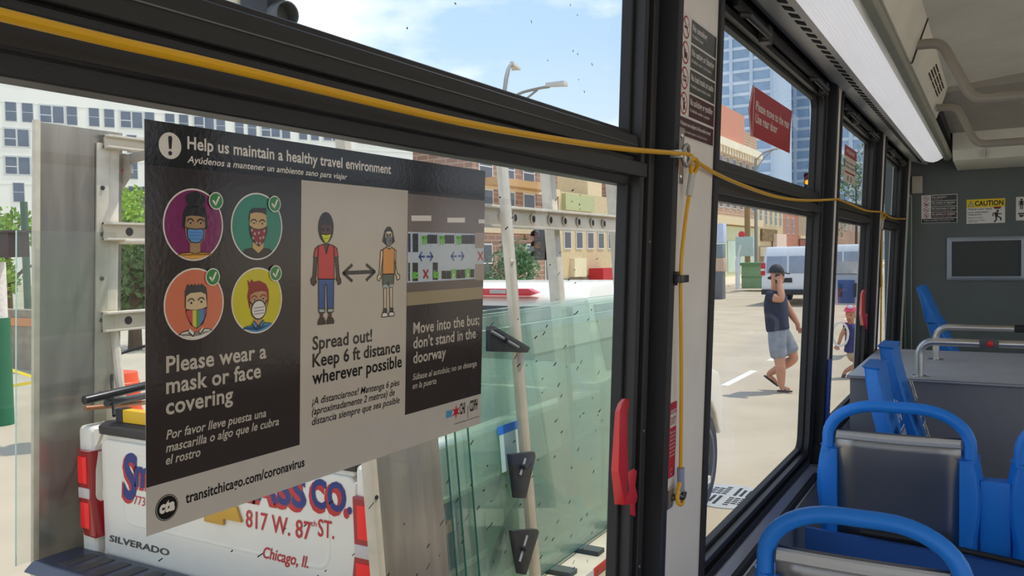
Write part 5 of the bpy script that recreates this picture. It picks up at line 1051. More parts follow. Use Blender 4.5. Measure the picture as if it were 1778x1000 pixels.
mb.build('cornice', B.root); B.part('stone_band', 0, 21, 7.7, 7.95, 0, .2, cw); B.part('shop_cornice', 0, 21, 4.3, 4.9, 0, .5, cream)
B.part('shop_front', 0, 21, .0, 4.2, 0, .08, M('pale_green_shop', (206, 208, 164), .6, var=.06, scale=.6))
for k in range(6): B.part('shop_glass', 1 + k * 3.3, 3.4 + k * 3.3, .5, 3.0, .08, .14, M('shop_glass', (176, 196, 176), .2, var=.15, scale=.5))
B = facade(75.6, 86.0, 8.2, tan, 'tan_building', 'tan yellow building with a dark lattice sign to the right of the pale brick building')
for k in range(5): B.win(wT, 1.1 + k * 2.0, 4.6)
B.part('lattice_sign', 1.0, 7.0, 3.1, 4.2, .02, .2, M('lattice_dark', (122, 98, 58), .7, var=.5, scale=3)); B.part('shop_front', 0, 10, 0, 2.6, 0, .1, M('brown_shop', (146, 124, 98), .7, var=.1)); B.part('white_awning', .5, 5, 1.7, 2.5, .1, 1.2, M('awning_white', (236, 224, 204), .6)); B.part('sign_board', 5.4, 9.6, 2.4, 3.8, .1, .5, M('pink_sign', (226, 200, 180), .6))
B = facade(86.1, 93.5, 7.6, M('rose_brick', (190, 118, 92), .8, brick=(.6, (200, 150, 124))), 'rose_building', 'narrow rose brick building above the white van')
for k in range(2): B.win(wT, 2.0 + k * 2.8, 3.9)
B = facade(93.6, 112, 7.0, M('grey_brown_wall', (176, 152, 128), .8, var=.08, scale=.6), 'brown_building', 'grey brown building behind the white van')
B.part('brick_band', 0, 18, 2.6, 3.4, 0, .15, M('brick_band', (150, 86, 66), .8)); B.part('stone_band', 0, 18, 3.5, 3.8, 0, .2, cream)
B = facade(112.1, 148, 9.0, M('far_brick', (164, 130, 108), .8, var=.12, scale=.4), 'far_building', 'far brown building seen through the third window behind trees')
for k in range(8): B.win(wS, 3 + k * 4, 5)

# glass towers far down the street
def tower(name, x, y, w, h, lab, mat, bands=True, steps=()):
    root = thing(name, (x, y, 0), lab, 'tower'); mb = MB(); mb.box((x - w / 2, y, 0), (x + w / 2, y + w, h), mat); mb.build('shaft', root)
    bm1 = M('tower_slab', (204, 212, 220), .5); n = int((h - 8) / 3.4); mb = MB()
    for i in range(n): mb.box((x - w / 2 - .25, y - .25, 8 + i * 3.4), (x + w / 2 + .25, y + w, 8.9 + i * 3.4), bm1)
    mb.build('floor_slab', root)
    mb = MB(); k = max(3, int(w / 5)); 
    for i in range(k + 1): mb.box((x - w / 2 + w * i / k - .5, y - .5, 4), (x - w / 2 + w * i / k + .5, y + w, h + (2.5 if i % 2 else 0)), M('tower_pier', (190, 202, 214), .45))
    mb.build('pier', root); mb = MB(); mb.box((x - w * .36, y + 2, h), (x - w * .1, y + w - 2, h + 5), bm1); mb.box((x + w * .05, y + 1, h), (x + w * .4, y + w - 2, h + 4), bm1); mb.build('roof_box', root); return root
tg1 = M('tower_glass', (150, 172, 196), .25, var=.18, scale=.12)
def txy(u, depth_y): p = at(u, 440, 1, depth_y); return p.x
tower('glass_tower', txy(1272, 250), 250, 24, 74, 'left of the pale glass high-rise towers in the second window', tg1)
tower('glass_tower', txy(1335, 285), 285, 29, 79, 'middle glass high-rise tower behind the red window sticker', tg1)
tower('glass_tower', txy(1392, 322), 322, 27, 74, 'lower right glass high-rise tower in the second window', tg1)
tower('glass_tower', txy(1478, 240), 240, 20, 80, 'glass high-rise tower with horizontal floors seen through the third window', tg1)
root = tower('construction_tower', txy(1546, 200), 200, 10, 40, 'slim grey tower with an orange platform in the fourth window', M('tower_grey', (164, 172, 186), .4, var=.15, scale=.2))
x_ = txy(1546, 200); mb = MB(); mb.box((x_ - 7, 198, 29), (x_ + 7, 200.4, 30.2), M('orange_platform', (206, 120, 70), .6)); mb.build('platform', root)

# ================================================================== TREES
bark = M('tree_bark', (96, 78, 60), .9, var=.2)
def tree(x, y, z0, h, r, col, lab, n=1500, group='street trees'):
    root = thing('tree', (x, y, 0), lab, 'tree', group); rnd = random.Random(int(x * 31 + y * 7))
    mb = MB(); mb.tube([(x, y, 0), (x + .05, y, h * .45), (x, y + .1, h * .8)], [.16, .12, .05], bark, 8)
    for k in range(5):
        a = k * 1.3; mb.tube([(x, y, h * (.4 + k * .07)), (x + math.cos(a) * r * .6, y + math.sin(a) * r * .6, h * (.6 + k * .07))], [.06, .02], bark, 6)
    mb.build('trunk', root)
    m1 = M('leaf_%d_%d_%d' % col, col, .6, var=.35, scale=1.5); mb = MB(); cl = [(rnd.uniform(-1, 1) * r * .7, rnd.uniform(-1, 1) * r * .7, rnd.uniform(.45, .95) * h, rnd.uniform(.3, .55) * r) for _ in range(14)]
    for _ in range(n):
        c = rnd.choice(cl); v = Vector((rnd.gauss(0, 1), rnd.gauss(0, 1), rnd.gauss(0, 1))).normalized() * c[3] * rnd.uniform(.6, 1.05)
        p = Vector((x + c[0], y + c[1], z0 + c[2])) + v; s = rnd.uniform(.07, .14) * (r / 2) ** .5; e1 = Vector((rnd.gauss(0, 1), rnd.gauss(0, 1), rnd.gauss(0, 1))).normalized(); e2 = e1.orthogonal().normalized()
        mb.add([p - e1 * s, p + e2 * s * .5, p + e1 * s, p - e2 * s * .5], [(0, 1, 2, 3)], m1)
    mb.build('foliage', root)
for u, v, Y, r, h, col, lab in ((8, 420, 13, 1.6, 3.3, (128, 158, 66), 'leafy green tree at the left edge of the picture in front of the white block'),
        (208, 345, 17.5, 1.3, 4.3, (150, 182, 60), 'bright green tree between the far rack and the poster'),
        (230, 470, 12.2, 1.4, 2.7, (82, 108, 58), 'dark green bushy tree behind the pickup bed, under the bright tree'),
        (890, 470, 19, .9, 2.2, (70, 110, 60), 'small dark shrub beside the brick building'),
        (1486, 352, 95, 5, 12, (96, 120, 74), 'distant green tree seen through the third window')):
    p = at(u, v, 1, Y); tree(p.x, p.y, 0, h, r, col, lab, 2800 if h > 2.5 else 1200)
# garden wall / parked dark shapes behind the pickup
p = at(232, 350, 1, 20.5); mb = MB(); mb.box((p.x - 1.0, 20.5, 0), (p.x + 2.0, 23, p.z + .3), M('grey_shed', (108, 112, 112), .6)); mb.box((p.x - 1.3, 20.2, p.z + .3), (p.x + 2.3, 23.3, p.z + .5), M('shed_roof', (84, 88, 90), .6)); tag(mb.build('shed'), 'small grey shed behind the bright green tree', 'shed')

# green post with dark cabinet at the left edge, caution tape
root = thing('pay_post', at(6, 738, 2, 0.0), 'green post with a white notice and a dark cabinet at the left picture edge', 'post')
gpm = M('green_post', (28, 104, 70), .5)
YP = at(6, 738, 2, 0.0).y; SP = YP / 3.2
a, b = at(-6, 552, 1, YP), at(10, 730, 1, YP + .0); mb = MB(); mb.tube([(a.x, YP, 0.0), (a.x, YP, a.z)], .085 * SP, gpm, 16); mb.build('post', root, smooth=True)
mb = MB(); c = at(-4, 455, 1, YP); mb.tube([(a.x, YP, a.z), (a.x, YP, c.z)], .07 * SP, M('post_notice', (226, 216, 206), .5, var=.12, scale=20), 16); mb.build('notice', root, smooth=True)
c0, c1_ = at(-30, 448, 1, YP), at(44, 404, 1, YP); mb = MB(); mb.box((c0.x, YP - .15, c0.z), (c1_.x - .1, YP + .1, c1_.z), M('dark_cabinet', (62, 46, 42), .6)); mb.box((c0.x - .02, YP - .17, c1_.z), (c1_.x + .0, YP + .12, c1_.z + .03), M('dark_cabinet', (62, 46, 42), .6)); mb.build('cabinet', root, bevel=.006)
WLOC[root.name] = WLOC[root.name]
ym = M('caution_tape', (246, 216, 30), .5)
for k, (u0, v0, u1, v1, lab) in enumerate(((-30, 679, 62, 663, 'yellow caution tape stretched from the green post, lower strand'), (12, 640, 62, 656, 'short yellow caution tape strand above the longer one'))):
    p, q = at(u0, v0, 1, YP + .12), at(u1, v1, 1, YP + .7); mb = MB(); h_ = Vector((0, 0, .022)); t_ = Vector((0, .004, 0)); mb.hexa([p - h_, q - h_, q - h_ + t_, p - h_ + t_, p + h_, q + h_, q + h_ + t_, p + h_ + t_], ym); tag(mb.build('caution_tape'), lab, 'tape', 'caution tape')
p = at(42, 370, 1, 10.5); mb = MB(); mb.tube([(p.x, 10.5, 0), (p.x, 10.5, p.z + .25)], .075, M('dull_green_pole', (84, 104, 84), .6), 12); tag(mb.build('green_pole', smooth=True), 'thin dull green pole in front of the white block, left of the far rack', 'pole')
p = at(-2, 560, 1, 9); mb = MB(); mb.box((p.x - 3, 9, 0), (p.x + 2.2, 9.3, 1.15), M('construction_board', (150, 134, 112), .8, var=.2)); mb.box((p.x - 3, 8.96, .85), (p.x + 2.2, 9.0, 1.0), M('orange_stripe', (220, 140, 80), .6)); tag(mb.build('barrier'), 'low brown construction barrier behind the far rack', 'barrier')

# ================================================================== LAMPS, SIGNALS
gal = M('galvanised_pole', (150, 146, 138), .45, metal=.5)
def street_lamp(x, y, h, arms, lab):
    root = thing('street_lamp', (x, y, 0), lab, 'street lamp', 'street lamps'); mb = MB(); mb.tube([(x, y, 0), (x, y, h)], [.13, .08], gal, 12); mb.build('pole', root, smooth=True)
    for ax, ay, rise in arms:
        mb = MB(); P_ = [Vector((x, y, h - .15)), Vector((x + ax * .35, y + ay * .35, h + rise * .6)), Vector((x + ax * .75, y + ay * .75, h + rise * .95)), Vector((x + ax, y + ay, h + rise))]; mb.tube(bez(P_, 6), .045, gal, 8)
        mb.tube(bez([Vector((x, y, h - .75)), P_[1] - Vector((0, 0, .35)), P_[2] - Vector((0, 0, .04))], 6), .035, gal, 8); a_ = mb.build('arm', root, smooth=True)
        mb = MB(); d = Vector((ax, ay, 0)).normalized(); e = P_[3]; s_ = d.cross(Vector((0, 0, 1))) * .16
        mb.prism([e - s_ * .4 - d * .1, e + s_ * .4 - d * .1, e + s_ * .4 - d * .1 + Vector((0, 0, .12)), e - s_ * .4 - d * .1 + Vector((0, 0, .12))], [e - s_ + d * .55 - Vector((0, 0, .04)), e + s_ + d * .55 - Vector((0, 0, .04)), e + s_ * .8 + d * .55 + Vector((0, 0, .1)), e - s_ * .8 + d * .55 + Vector((0, 0, .1))], M('lamp_head', (196, 192, 184), .4)); mb.build('lamp_head', a_, bevel=.02)
b_ = at(872, 176, 1, 22); h1 = at(891, 114, 1, 22); h2 = at(980, 147, 1, 22)
h1n = at(890, 114, 1, 23.4)
street_lamp(b_.x, 22, b_.z, [(h1n.x - b_.x, 1.4, h1n.z - b_.z), (h2.x - b_.x - .5, 0, h2.z - b_.z)], 'twin-arm street lamp standing against the sky in the big window')
b_ = at(1312, 275, 1, 52); h2 = at(1350, 259, 1, 52); street_lamp(b_.x, 52, b_.z, [(h2.x - b_.x, 0, h2.z - b_.z)], 'single-arm street lamp seen through the second window below the red sticker')
blkh = M('signal_black', (32, 34, 38), .5)
def signal(x, y, z, s, lab, colour=None, pole=True, rz=0):
    root = thing('traffic_signal', (x, y, 0), lab, 'traffic signal', 'traffic signals')
    if pole: mb = MB(); mb.tube([(x + .28 * s, y + .1, 0), (x + .28 * s, y + .1, z + 1.2 * s)], .07, gal, 10); mb.tube([(x, y + .1, z + .55 * s), (x + .28 * s, y + .1, z + .55 * s)], .03, blkh, 8); mb.build('pole', root, smooth=True)
    else: mb = MB(); mb.tube([(x, y + .05, z + 1.1 * s), (x - 2.4, y + .05, z + 1.5 * s), (x - 6, y + .05, z + 1.55 * s), (x - 6, y + .05, 0)], .08, gal, 10); mb.build('mast', root, smooth=True)
    mb = MB(); mb.box((x - .17 * s, y - .1, z), (x + .17 * s, y + .14, z + 1.1 * s), blkh); mb.build('housing', root, bevel=.02)
    for k, (nm, c) in enumerate((('green_lens', (30, 90, 70)), ('amber_lens', (150, 96, 30)), ('red_lens', (120, 24, 24)))):
        zz = z + (.2 + k * .35) * s; mb = MB(); mb.lathe((x, y - .1, zz), (0, -1, 0), [(.13 * s, 0), (.11 * s, .02), (.04 * s, .03)], M('signal_' + nm + ('_on' if colour == k else ''), c if colour != k else (255, 150, 30), .3, emit=1.2 if colour == k else 0), 16); q = mb.build(nm, root, smooth=True)
        mb = MB(); n = 12; A = [Vector((x + .15 * s * math.cos(math.radians(-20 + i * 220 / n)), y - .1, zz + .15 * s * math.sin(math.radians(-20 + i * 220 / n)))) for i in range(n + 1)]
        Bq = [p + Vector((0, -.25 * s, 0)) for p in A]; mb.add(A + Bq, [(i, i + 1, n + 2 + i, n + 1 + i) for i in range(n)], blkh); v_ = mb.build('visor', q); md = v_.modifiers.new('t', 'SOLIDIFY'); md.thickness = .012
p = at(938, 452, 1, 16); signal(p.x, 16, p.z, .62, 'black traffic signal on a pole seen above the pickup cab')
p = at(1402, 318, 1, 60); signal(p.x, 60, p.z - .6, 1.2, 'distant traffic signal showing amber at the right edge of the second window', 1)
# traffic signal seen from behind above the window transom
root = thing('traffic_signal', at(455, 40, 1, 5.0), 'dark traffic signal head with a round visor at the top left above the transom', 'traffic signal', 'traffic signals')
YS = 7.0; q0, q1 = at(416, 6, 1, YS), at(478, 44, 1, YS); mb = MB(); mb.box((q0.x, YS, q1.z - .3), (q1.x - .12, YS + .3, q0.z + .9), blkh); mb.build('housing', root, bevel=.03)
for k in range(2):
    c = at(470, 18, 1, YS); mb = MB(); mb.lathe((q1.x - .14, YS + .15, c.z - .02 + k * .34), (1, -.25, -.12), [(.12, 0), (.15, .05), (.15, .26), (.135, .26), (.12, .06)], M('signal_visor', (70, 72, 70), .5), 20); mb.build('visor', root, smooth=True)
c = at(398, 2, 1, YS); mb = MB(); mb.ball((c.x, YS + .1, c.z + .02), (.13, .13, .15), M('pale_bulb', (216, 204, 176), .2), 16, 10); mb.build('lens', root, smooth=True)
mb = MB(); mb.tube([(q0.x + .1, YS + .15, q0.z + .85), (q0.x - .2, YS + .4, q0.z + 1.5), (q0.x - 10, YS + .4, q0.z + 1.7), (q0.x - 10, YS + .4, 0)], .09, gal, 10); mb.build('mast', root, smooth=True)

# ================================================================== VEHICLES
vw = M('white_van_paint', (224, 226, 230), .35, var=.02, coat=.3); vg = M('van_glass', (150, 160, 178), .1, var=.05)
def van(x, y, w, h, L, lab, stripe=False):
    root = thing('van', (x, y + L / 2, 0), lab, 'van', 'white vans'); mb = MB(); zb = .45
    pr = [(y, zb), (y + L, zb), (y + L + .1, .95), (y + L - .9, 1.1), (y + L - 1.5, h - .05), (y + L - 1.9, h), (y + .25, h), (y + .04, h - .35), (y - .03, 1.0)]
    n_ = len(pr); wf = lambda z: w / 2 - max(0, z - 1.1) * .12
    mb.prism([(x - wf(z), yy, z) for yy, z in pr], [(x + wf(z), yy, z) for yy, z in pr], vw); mb.build('body', root, bevel=.08, seg=3)
    ww = wf(h - .6)
    for s in (-1, 1):
        mb = MB(); xa, xb = sorted((x + s * .04, x + s * (ww - .14))); mb.hexa([(xa, y - .045, 1.22), (xb, y - .045, 1.22), (xb, y + .1, 1.22), (xa, y + .1, 1.22), (xa, y + .02, h - .35), (xb, y + .02, h - .35), (xb, y + .15, h - .35), (xa, y + .15, h - .35)], vg); mb.build('rear_window', root, bevel=.02)
        mb = MB(); xo = x + s * (w / 2 - .07); mb.box((xo - .08, y - .06, 1.15), (xo + .07, y + .12, 1.62), M('van_tail_red', (200, 24, 48), .3)); tl = mb.build('tail_light', root, bevel=.015); mb = MB(); mb.box((xo - .082, y - .065, 1.32), (xo + .072, y + .1, 1.40), M('van_tail_white', (220, 214, 214), .3)); mb.build('clear_band', tl)
        for yw in (y + 1.2, y + L - 1.1):
            mb = MB(); mb.lathe((x + s * (w / 2 - .24), yw, .36), (s, 0, 0), [(.2, 0), (.34, .01), (.36, .05), (.36, .2), (.33, .24), (.2, .245)], tyre, 22); wo = mb.build('wheel', root, smooth=True); mb = MB(); mb.lathe((x + s * (w / 2 - .01), yw, .36), (s, 0, 0), [(.21, 0), (.2, .02), (.06, .03)], rimm, 16); mb.build('rim', wo, smooth=True)
        mb = MB(); mb.box((x + s * (w / 2 - .03), y + .9, 1.3), (x + s * (w / 2 + .005), y + L - 1.9, h - .5), vg if not stripe else vw); mb.build('side_window', root)
    mb = MB(); mb.box((x - w / 2 + .02, y - .14, .42), (x + w / 2 - .02, y + .1, .62), blkh); mb.build('bumper', root, bevel=.03)
    mb = MB(); mb.box((x - .16, y - .06, .88), (x + .16, y - .03, 1.05), blkh); mb.build('number_plate', root)
    if stripe: mb = MB(); mb.box((x + w / 2 - .05, y + .3, 1.25), (x + w / 2 + .01, y + L - 1.6, 1.4), M('blue_stripe', (64, 84, 150), .5)); mb.build('side_stripe', root)
a = at(1368, 490, 1, 32); van(a.x, 32, 1.95, 2.22, 5.4, 'white van seen from behind in the second window, behind the walking man')
p = at(1478, 455, 1, 46); van(p.x - .1, 44, 2.3, 2.35, 7, 'white van with a blue side stripe in the third window', True)
# grey and blue cart
p = at(1468, 528, 1, 16.6); root = thing('street_cart', (p.x, 16.6, 0), 'grey and blue boxy cart with a sloping lid in the third window, above the child', 'cart')
A = {k: at(u, v, 1, 16.6) for k, (u, v) in dict(l=(1449, 480), r=(1492, 480), t=(1470, 455), m=(1470, 475), b=(1470, 530)).items()}
xl, xr, zt, zm, zb = A['l'].x, A['r'].x, A['t'].z, A['m'].z, A['b'].z
mb = MB(); mb.prism([(xl, 16.6, zb), (xr, 16.6, zb), (xr + .03, 16.6, zm), (xl - .02, 16.6, zm)], [(xl, 17.3, zb), (xr, 17.3, zb), (xr + .03, 17.3, zm), (xl - .02, 17.3, zm)], M('cart_grey', (168, 176, 190), .4)); mb.build('body', root, bevel=.03)
mb = MB(); mb.box((xl + .06, 16.57, zb + .04), (xr - .08, 16.6, zm - .12), M('cart_blue', (52, 76, 130), .4)); fp = mb.build('front_panel', root, bevel=.01)
mb = MB(); mb.prism([(xl - .03, 16.55, zm), (xr + .04, 16.55, zm), (xr, 16.95, zt), (xl + .02, 16.95, zt)], [(xl - .03, 17.35, zm), (xr + .04, 17.35, zm), (xr, 17.3, zt), (xl + .02, 17.3, zt)], M('cart_lid', (112, 110, 108), .5, var=.2, scale=8)); mb.build('lid', root, bevel=.02)
for x_ in (xl + .07, xr - .09): mb = MB(); mb.box((x_, 16.54, (zb + zm) / 2 - .14), (x_ + .06, 16.57, (zb + zm) / 2 + .12), blkh); mb.build('handle', fp, bevel=.008)
mb = MB(); mb.box(((xl + xr) / 2 - .05, 17.0, 0), ((xl + xr) / 2 + .05, 17.1, zb), gal); mb.build('stand', root)

# low sidewalk furniture in the second window
p = at(1314, 468, 1, 44); mb = MB(); mb.box((p.x - .8, 44, .14), (p.x + .9, 45.2, 1.35), M('green_bin', (128, 160, 118), .6)); mb.box((p.x - .9, 43.9, 1.35), (p.x + 1.0, 45.3, 1.5), M('green_bin_lid', (90, 136, 90), .6)); mb.box((p.x - .82, 43.97, .7), (p.x + .92, 44.0, .78), M('green_bin_lid', (90, 136, 90), .6)); tag(mb.build('waste_bin', bevel=.03), 'green waste bin on the far kerb left of the white van', 'bin')
p = at(1298, 440, 1, 47.5); mb = MB(); mb.tube([(p.x, 47.5, .14), (p.x, 47.5, 4.6)], .16, M('brown_pole', (150, 120, 80), .7), 10); tag(mb.build('utility_pole', smooth=True), 'brown pole on the far kerb beside the green bin', 'pole')
root = thing('pole_sign', (at(1290, 430, 1, 43).x, 43, .14), 'pale leaning pole with a teal box and a red disc on the far kerb', 'sign'); c = WLOC[root.name]
a, b = at(1281, 495, 1, 43), at(1287, 425, 1, 43); mb = MB(); mb.tube([(a.x, 43, .14), (a.x, 43, 1.6), (b.x, 43, b.z)], .12, M('pale_pole', (214, 220, 224), .4), 10); mb.build('pole', root, smooth=True)
a = at(1288, 428, 1, 43); mb = MB(); mb.box((a.x - .3, 42.9, a.z - .5), (a.x + .6, 43.2, a.z + .5), M('teal_box', (176, 196, 188), .5)); mb.build('box', root, bevel=.02)
a = at(1288, 407, 1, 43); mb = MB(); mb.lathe((a.x, 43, a.z), (0, -1, 0), [(.17, 0), (.17, .04), (.1, .06)], M('sign_disc_red', (214, 60, 70), .5), 20); mb.tube([(a.x, 43.02, a.z), (a.x, 43.02, a.z - .6)], .05, gal, 8); mb.build('red_disc', root)
root = thing('kiosk', (at(1243, 450, 1, 36).x, 36, 0), 'slim kiosk with a blue-white top and an orange box beside the white pillar', 'kiosk'); xk = at(1243, 450, 1, 36).x
for nm, v0, v1, w_, col in (('post', 470, 505, .28, (110, 112, 116)), ('orange_box', 448, 472, .34, (206, 176, 152)), ('dark_box', 424, 448, .30, (126, 138, 142)), ('pale_panel', 388, 422, .34, (196, 208, 226))):
    z1, z0 = at(1243, v0, 1, 36).z, at(1243, v1, 1, 36).z; mb = MB(); mb.box((xk - w_, 36, 0 if nm == 'post' else z0), (xk + w_, 36.5, z1), M('kiosk_' + nm, col, .5)); mb.build(nm, root, bevel=.03)

# drain cover in the street
p = at(1264, 862, 2, 0); root = thing('drain_cover', (p.x, p.y, 0), 'round grey drain cover with dark slots in the street under the second window', 'drain cover')
rd = .30; dm = M('cast_iron', (176, 176, 174), .5, metal=.3, var=.12, scale=20); mb = MB(); mb.lathe((p.x, p.y, .0), (0, 0, 1), [(rd + .05, 0), (rd + .05, .006), (rd, .008), (rd - .01, .006)], dm, 40); mb.build('rim', root)
mb = MB(); ds = M('drain_slot', (40, 42, 44), .8)
for q in range(4):
    for i in range(5):
        for j in range(5):
            if i + j > 6: continue
            a = math.radians(q * 90 + 45); X_ = .045 + i * .05; Y_ = .045 + j * .05
            if math.hypot(X_, Y_) > rd - .04: continue
            sx, sy = ((1, 1), (-1, 1), (-1, -1), (1, -1))[q]; cx2, cy2 = p.x + sx * X_, p.y + sy * Y_; l, w_ = (.020, .009) if q % 2 else (.012, .018)
            mb.hexa([(cx2 - l, cy2 - w_, .0065), (cx2 + l, cy2 - w_, .0065), (cx2 + l, cy2 + w_, .0065), (cx2 - l, cy2 + w_, .0065), (cx2 - l, cy2 - w_, .0095), (cx2 + l, cy2 - w_, .0095), (cx2 + l, cy2 + w_, .0095), (cx2 - l, cy2 + w_, .0095)], ds)
mb.build('slot', root)

# ================================================================== PEOPLE
def skin(name, chains, mat, parent=None, sub=2, root0=0):
    """chains: lists of (point, radius); points met again are shared, so limbs join at their joints"""
    vs, rs, es, roots = [], [], [], []
    def vid(p, r):
        for i, q in enumerate(vs):
            if (q - p).length < 1e-4: return i
        vs.append(Vector(p)); rs.append(r); return len(vs) - 1
    for ch in chains:
        ids = [vid(Vector(p), r) for p, r in ch]
        for a, b in zip(ids, ids[1:]): es.append((a, b))
    me = bpy.data.meshes.new('tmp'); me.from_pydata([tuple(v) for v in vs], es, []); o = bpy.data.objects.new('tmp', me); COL.objects.link(o)
    o.modifiers.new('s', 'SKIN'); o.modifiers['s'].use_smooth_shade = True
    comp = list(range(len(vs)))
    def fnd(i):
        while comp[i] != i: i = comp[i]
        return i
    for a, b in es: comp[fnd(a)] = fnd(b)
    seen = set()
    for i, r in enumerate(rs):
        sv = me.skin_vertices[0].data[i]; rr = tuple(q * 1.14 for q in (r if isinstance(r, tuple) else (r, r))); sv.radius = rr; sv.use_root = False
        if fnd(i) not in seen: seen.add(fnd(i)); sv.use_root = True
    m2 = o.modifiers.new('u', 'SUBSURF'); m2.levels = sub; m2.render_levels = sub
    bpy.context.view_layer.update(); dg = bpy.context.evaluated_depsgraph_get(); ev = o.evaluated_get(dg).to_mesh()
    mb = MB(); mb.add([v.co.copy() for v in ev.vertices], [tuple(p.vertices) for p in ev.polygons], mat); o.evaluated_get(dg).to_mesh_clear(); bpy.data.objects.remove(o); bpy.data.meshes.remove(me)
    return mb
def hand(ch, wrist, d, side, up, L=.17):
    """palm, four fingers and a thumb, as chains rooted in the palm"""
    d = Vector(d).normalized(); up = Vector(up); up = (up - d * up.dot(d)).normalized(); sd = d.cross(up) * side; w = Vector(wrist)
    palm = w + d * L * .45; ch.append([(w, .026), (w + d * L * .22, (.030, .018)), (palm, (.036, .016))])
    for i, ln in enumerate((.40, .46, .42, .32)):
        k = palm + sd * (.030 - i * .019) ; c = [(palm, (.036, .016)), (k + d * .02, .0095), (k + d * L * ln * .55 - up * .008, .009), (k + d * L * ln - up * .03, .0075)]; ch.append(c)
    b = w + d * L * .22; ch.append([(b, (.030, .018)), (b + sd * .035 + d * .02, .012), (b + sd * .05 + d * .055 - up * .01, .010)])
fl = M('person_skin', (196, 138, 108), .5, var=.03); hairm = M('dark_hair', (48, 38, 34), .8)  # one even skin tone for both people
navy = M('navy_cloth', (40, 44, 66), .85, var=.1, scale=12); greyc = M('grey_shorts_cloth', (134, 138, 146), .9, var=.22, scale=9)
YM = 12.2
def J(u, v, dy=0.0): return at(u, v, 1, YM + dy)
mp_ = at(1355, 679, 1, YM); man = thing('person', (mp_.x, YM, 0), 'man in black cap, navy shirt and grey shorts walking with a phone', 'person')
hipc, waist, chest, neckb = J(1352, 580), J(1349, 560), J(1346, 528), J(1346, 508)
headc = J(1350, 481); 
ch = [[(hipc, (.15, .12)), (waist, (.14, .11)), (chest, (.165, .125)), (neckb, (.08, .075)), (J(1347, 500), (.062, .06)), (J(1350, 490), (.075, .082)), (headc, (.082, .102)), (J(1349, 472), (.078, .10)), (J(1349, 466), .05)]]
# nose, ears
ch.append([(headc, (.082, .102)), (J(1359, 482), .022), (J(1363, 484), .012)])
# right arm, bent with the phone; left arm swinging forward
sR, eR, wR = J(1340, 515, -.19), J(1358, 521, -.22), J(1354, 492, -.13); sL, eL, wL = J(1356, 516, .18), J(1374, 545, .2), J(1385, 562, .2)
ch.append([(chest, (.165, .125)), (sR, .066), ((sR + eR) / 2, .060), (eR, .054), ((eR * .6 + wR * .4), .052), (wR, .034)])
ch.append([(chest, (.165, .125)), (sL, .066), ((sL + eL) / 2, .056), (eL, .048), ((eL * .6 + wL * .4), .046), (wL, .030)])
hand(ch, wR, J(1349, 480, -.12) - wR, 1, (0, -1, 0), .16); hand(ch, wL, J(1389, 571, .2) - wL, -1, (0, 1, 0.2), .16)
# legs: standing leg (near) and trailing leg with the heel up
hA, kA, aA, tA = J(1348, 588, -.09), J(1355, 634, -.09), J(1357, 668, -.09), J(1372, 679, -.09)
hB, kB, aB, tB = J(1360, 588, .09), J(1381, 622, .09), J(1337, 648, .09), J(1349, 668, .09)
ch.append([(hipc, (.15, .12)), (hA, .098), ((hA + kA) / 2, .086), (kA, .066), (kA * .6 + aA * .4, .066), (aA, .043), (aA + Vector((.01, 0, -.055)), .036), (tA + Vector((-.07, 0, .02)), (.040, .026)), (tA + Vector((0, 0, .012)), (.036, .014))])
ch.append([(hipc, (.15, .12)), (hB, .098), ((hB + kB) / 2, .086), (kB, .066), (kB * .6 + aB * .4, .066), (aB, .043), (aB + Vector((-.03, 0, -.03)), .036), (aB * .4 + tB * .6, (.040, .026)), (tB, (.036, .014))])
mb = skin('body', ch, fl); e1, e2 = J(1361, 478, -.035), J(1361, 478, .035)
for e in (e1, e2): mb.ball(e, .011, M('eye_dark', (30, 24, 22), .3), 8, 6)
for dy in (-.10, .10): mb.ball(J(1346, 483, dy), (.022, .010, .032), fl, 8, 6)
mb.box(J(1360, 490, -.025), J(1361, 491, .025), M('lips', (150, 84, 74), .5)); mb.build('body', man, smooth=True, angle=180)
sh = [[(J(1352, 578), (.185, .155)), (J(1350, 568), (.19, .155)), (waist, (.19, .15)), (chest, (.215, .165)), (J(1346, 511), (.15, .125)), (J(1346, 503), (.085, .08))], [(chest, (.215, .165)), (sR, .092), (sR * .62 + eR * .38, .088)], [(chest, (.215, .165)), (sL, .092), (sL * .62 + eL * .38, .078)]]
skin('shirt', sh, navy).build('shirt', man, smooth=True, angle=180)
so = [[(J(1350, 558), (.155, .13)), (J(1350, 566), (.165, .14)), (J(1352, 582), (.185, .15))], [(J(1352, 582), (.185, .15)), (hA, .125), (hA * .45 + kA * .55, .115), (hA * .22 + kA * .78, .112)], [(J(1352, 582), (.185, .15)), (hB, .125), (hB * .45 + kB * .55, .115), (hB * .2 + kB * .8, .110)]]
skin('shorts', so, greyc).build('shorts', man, smooth=True, angle=180)
mb = MB(); hc_ = J(1348, 471); n = 16; capk = M('black_cap', (44, 42, 46), .7)
vs = []; fs = []
for i in range(7):
    a = math.radians(i * 15); vs += [hc_ + Vector((.112 * math.cos(a) * math.cos(q * 2 * math.pi / n), .10 * math.cos(a) * math.sin(q * 2 * math.pi / n), -.02 + .125 * math.sin(a))) for q in range(n)]
for i in range(6):
    for q in range(n): fs.append((i * n + q, i * n + (q + 1) % n, (i + 1) * n + (q + 1) % n, (i + 1) * n + q))
fs.append(tuple(range(6 * n, 7 * n))); mb.add(vs, fs, capk); cp = mb.build('cap', man, smooth=True)
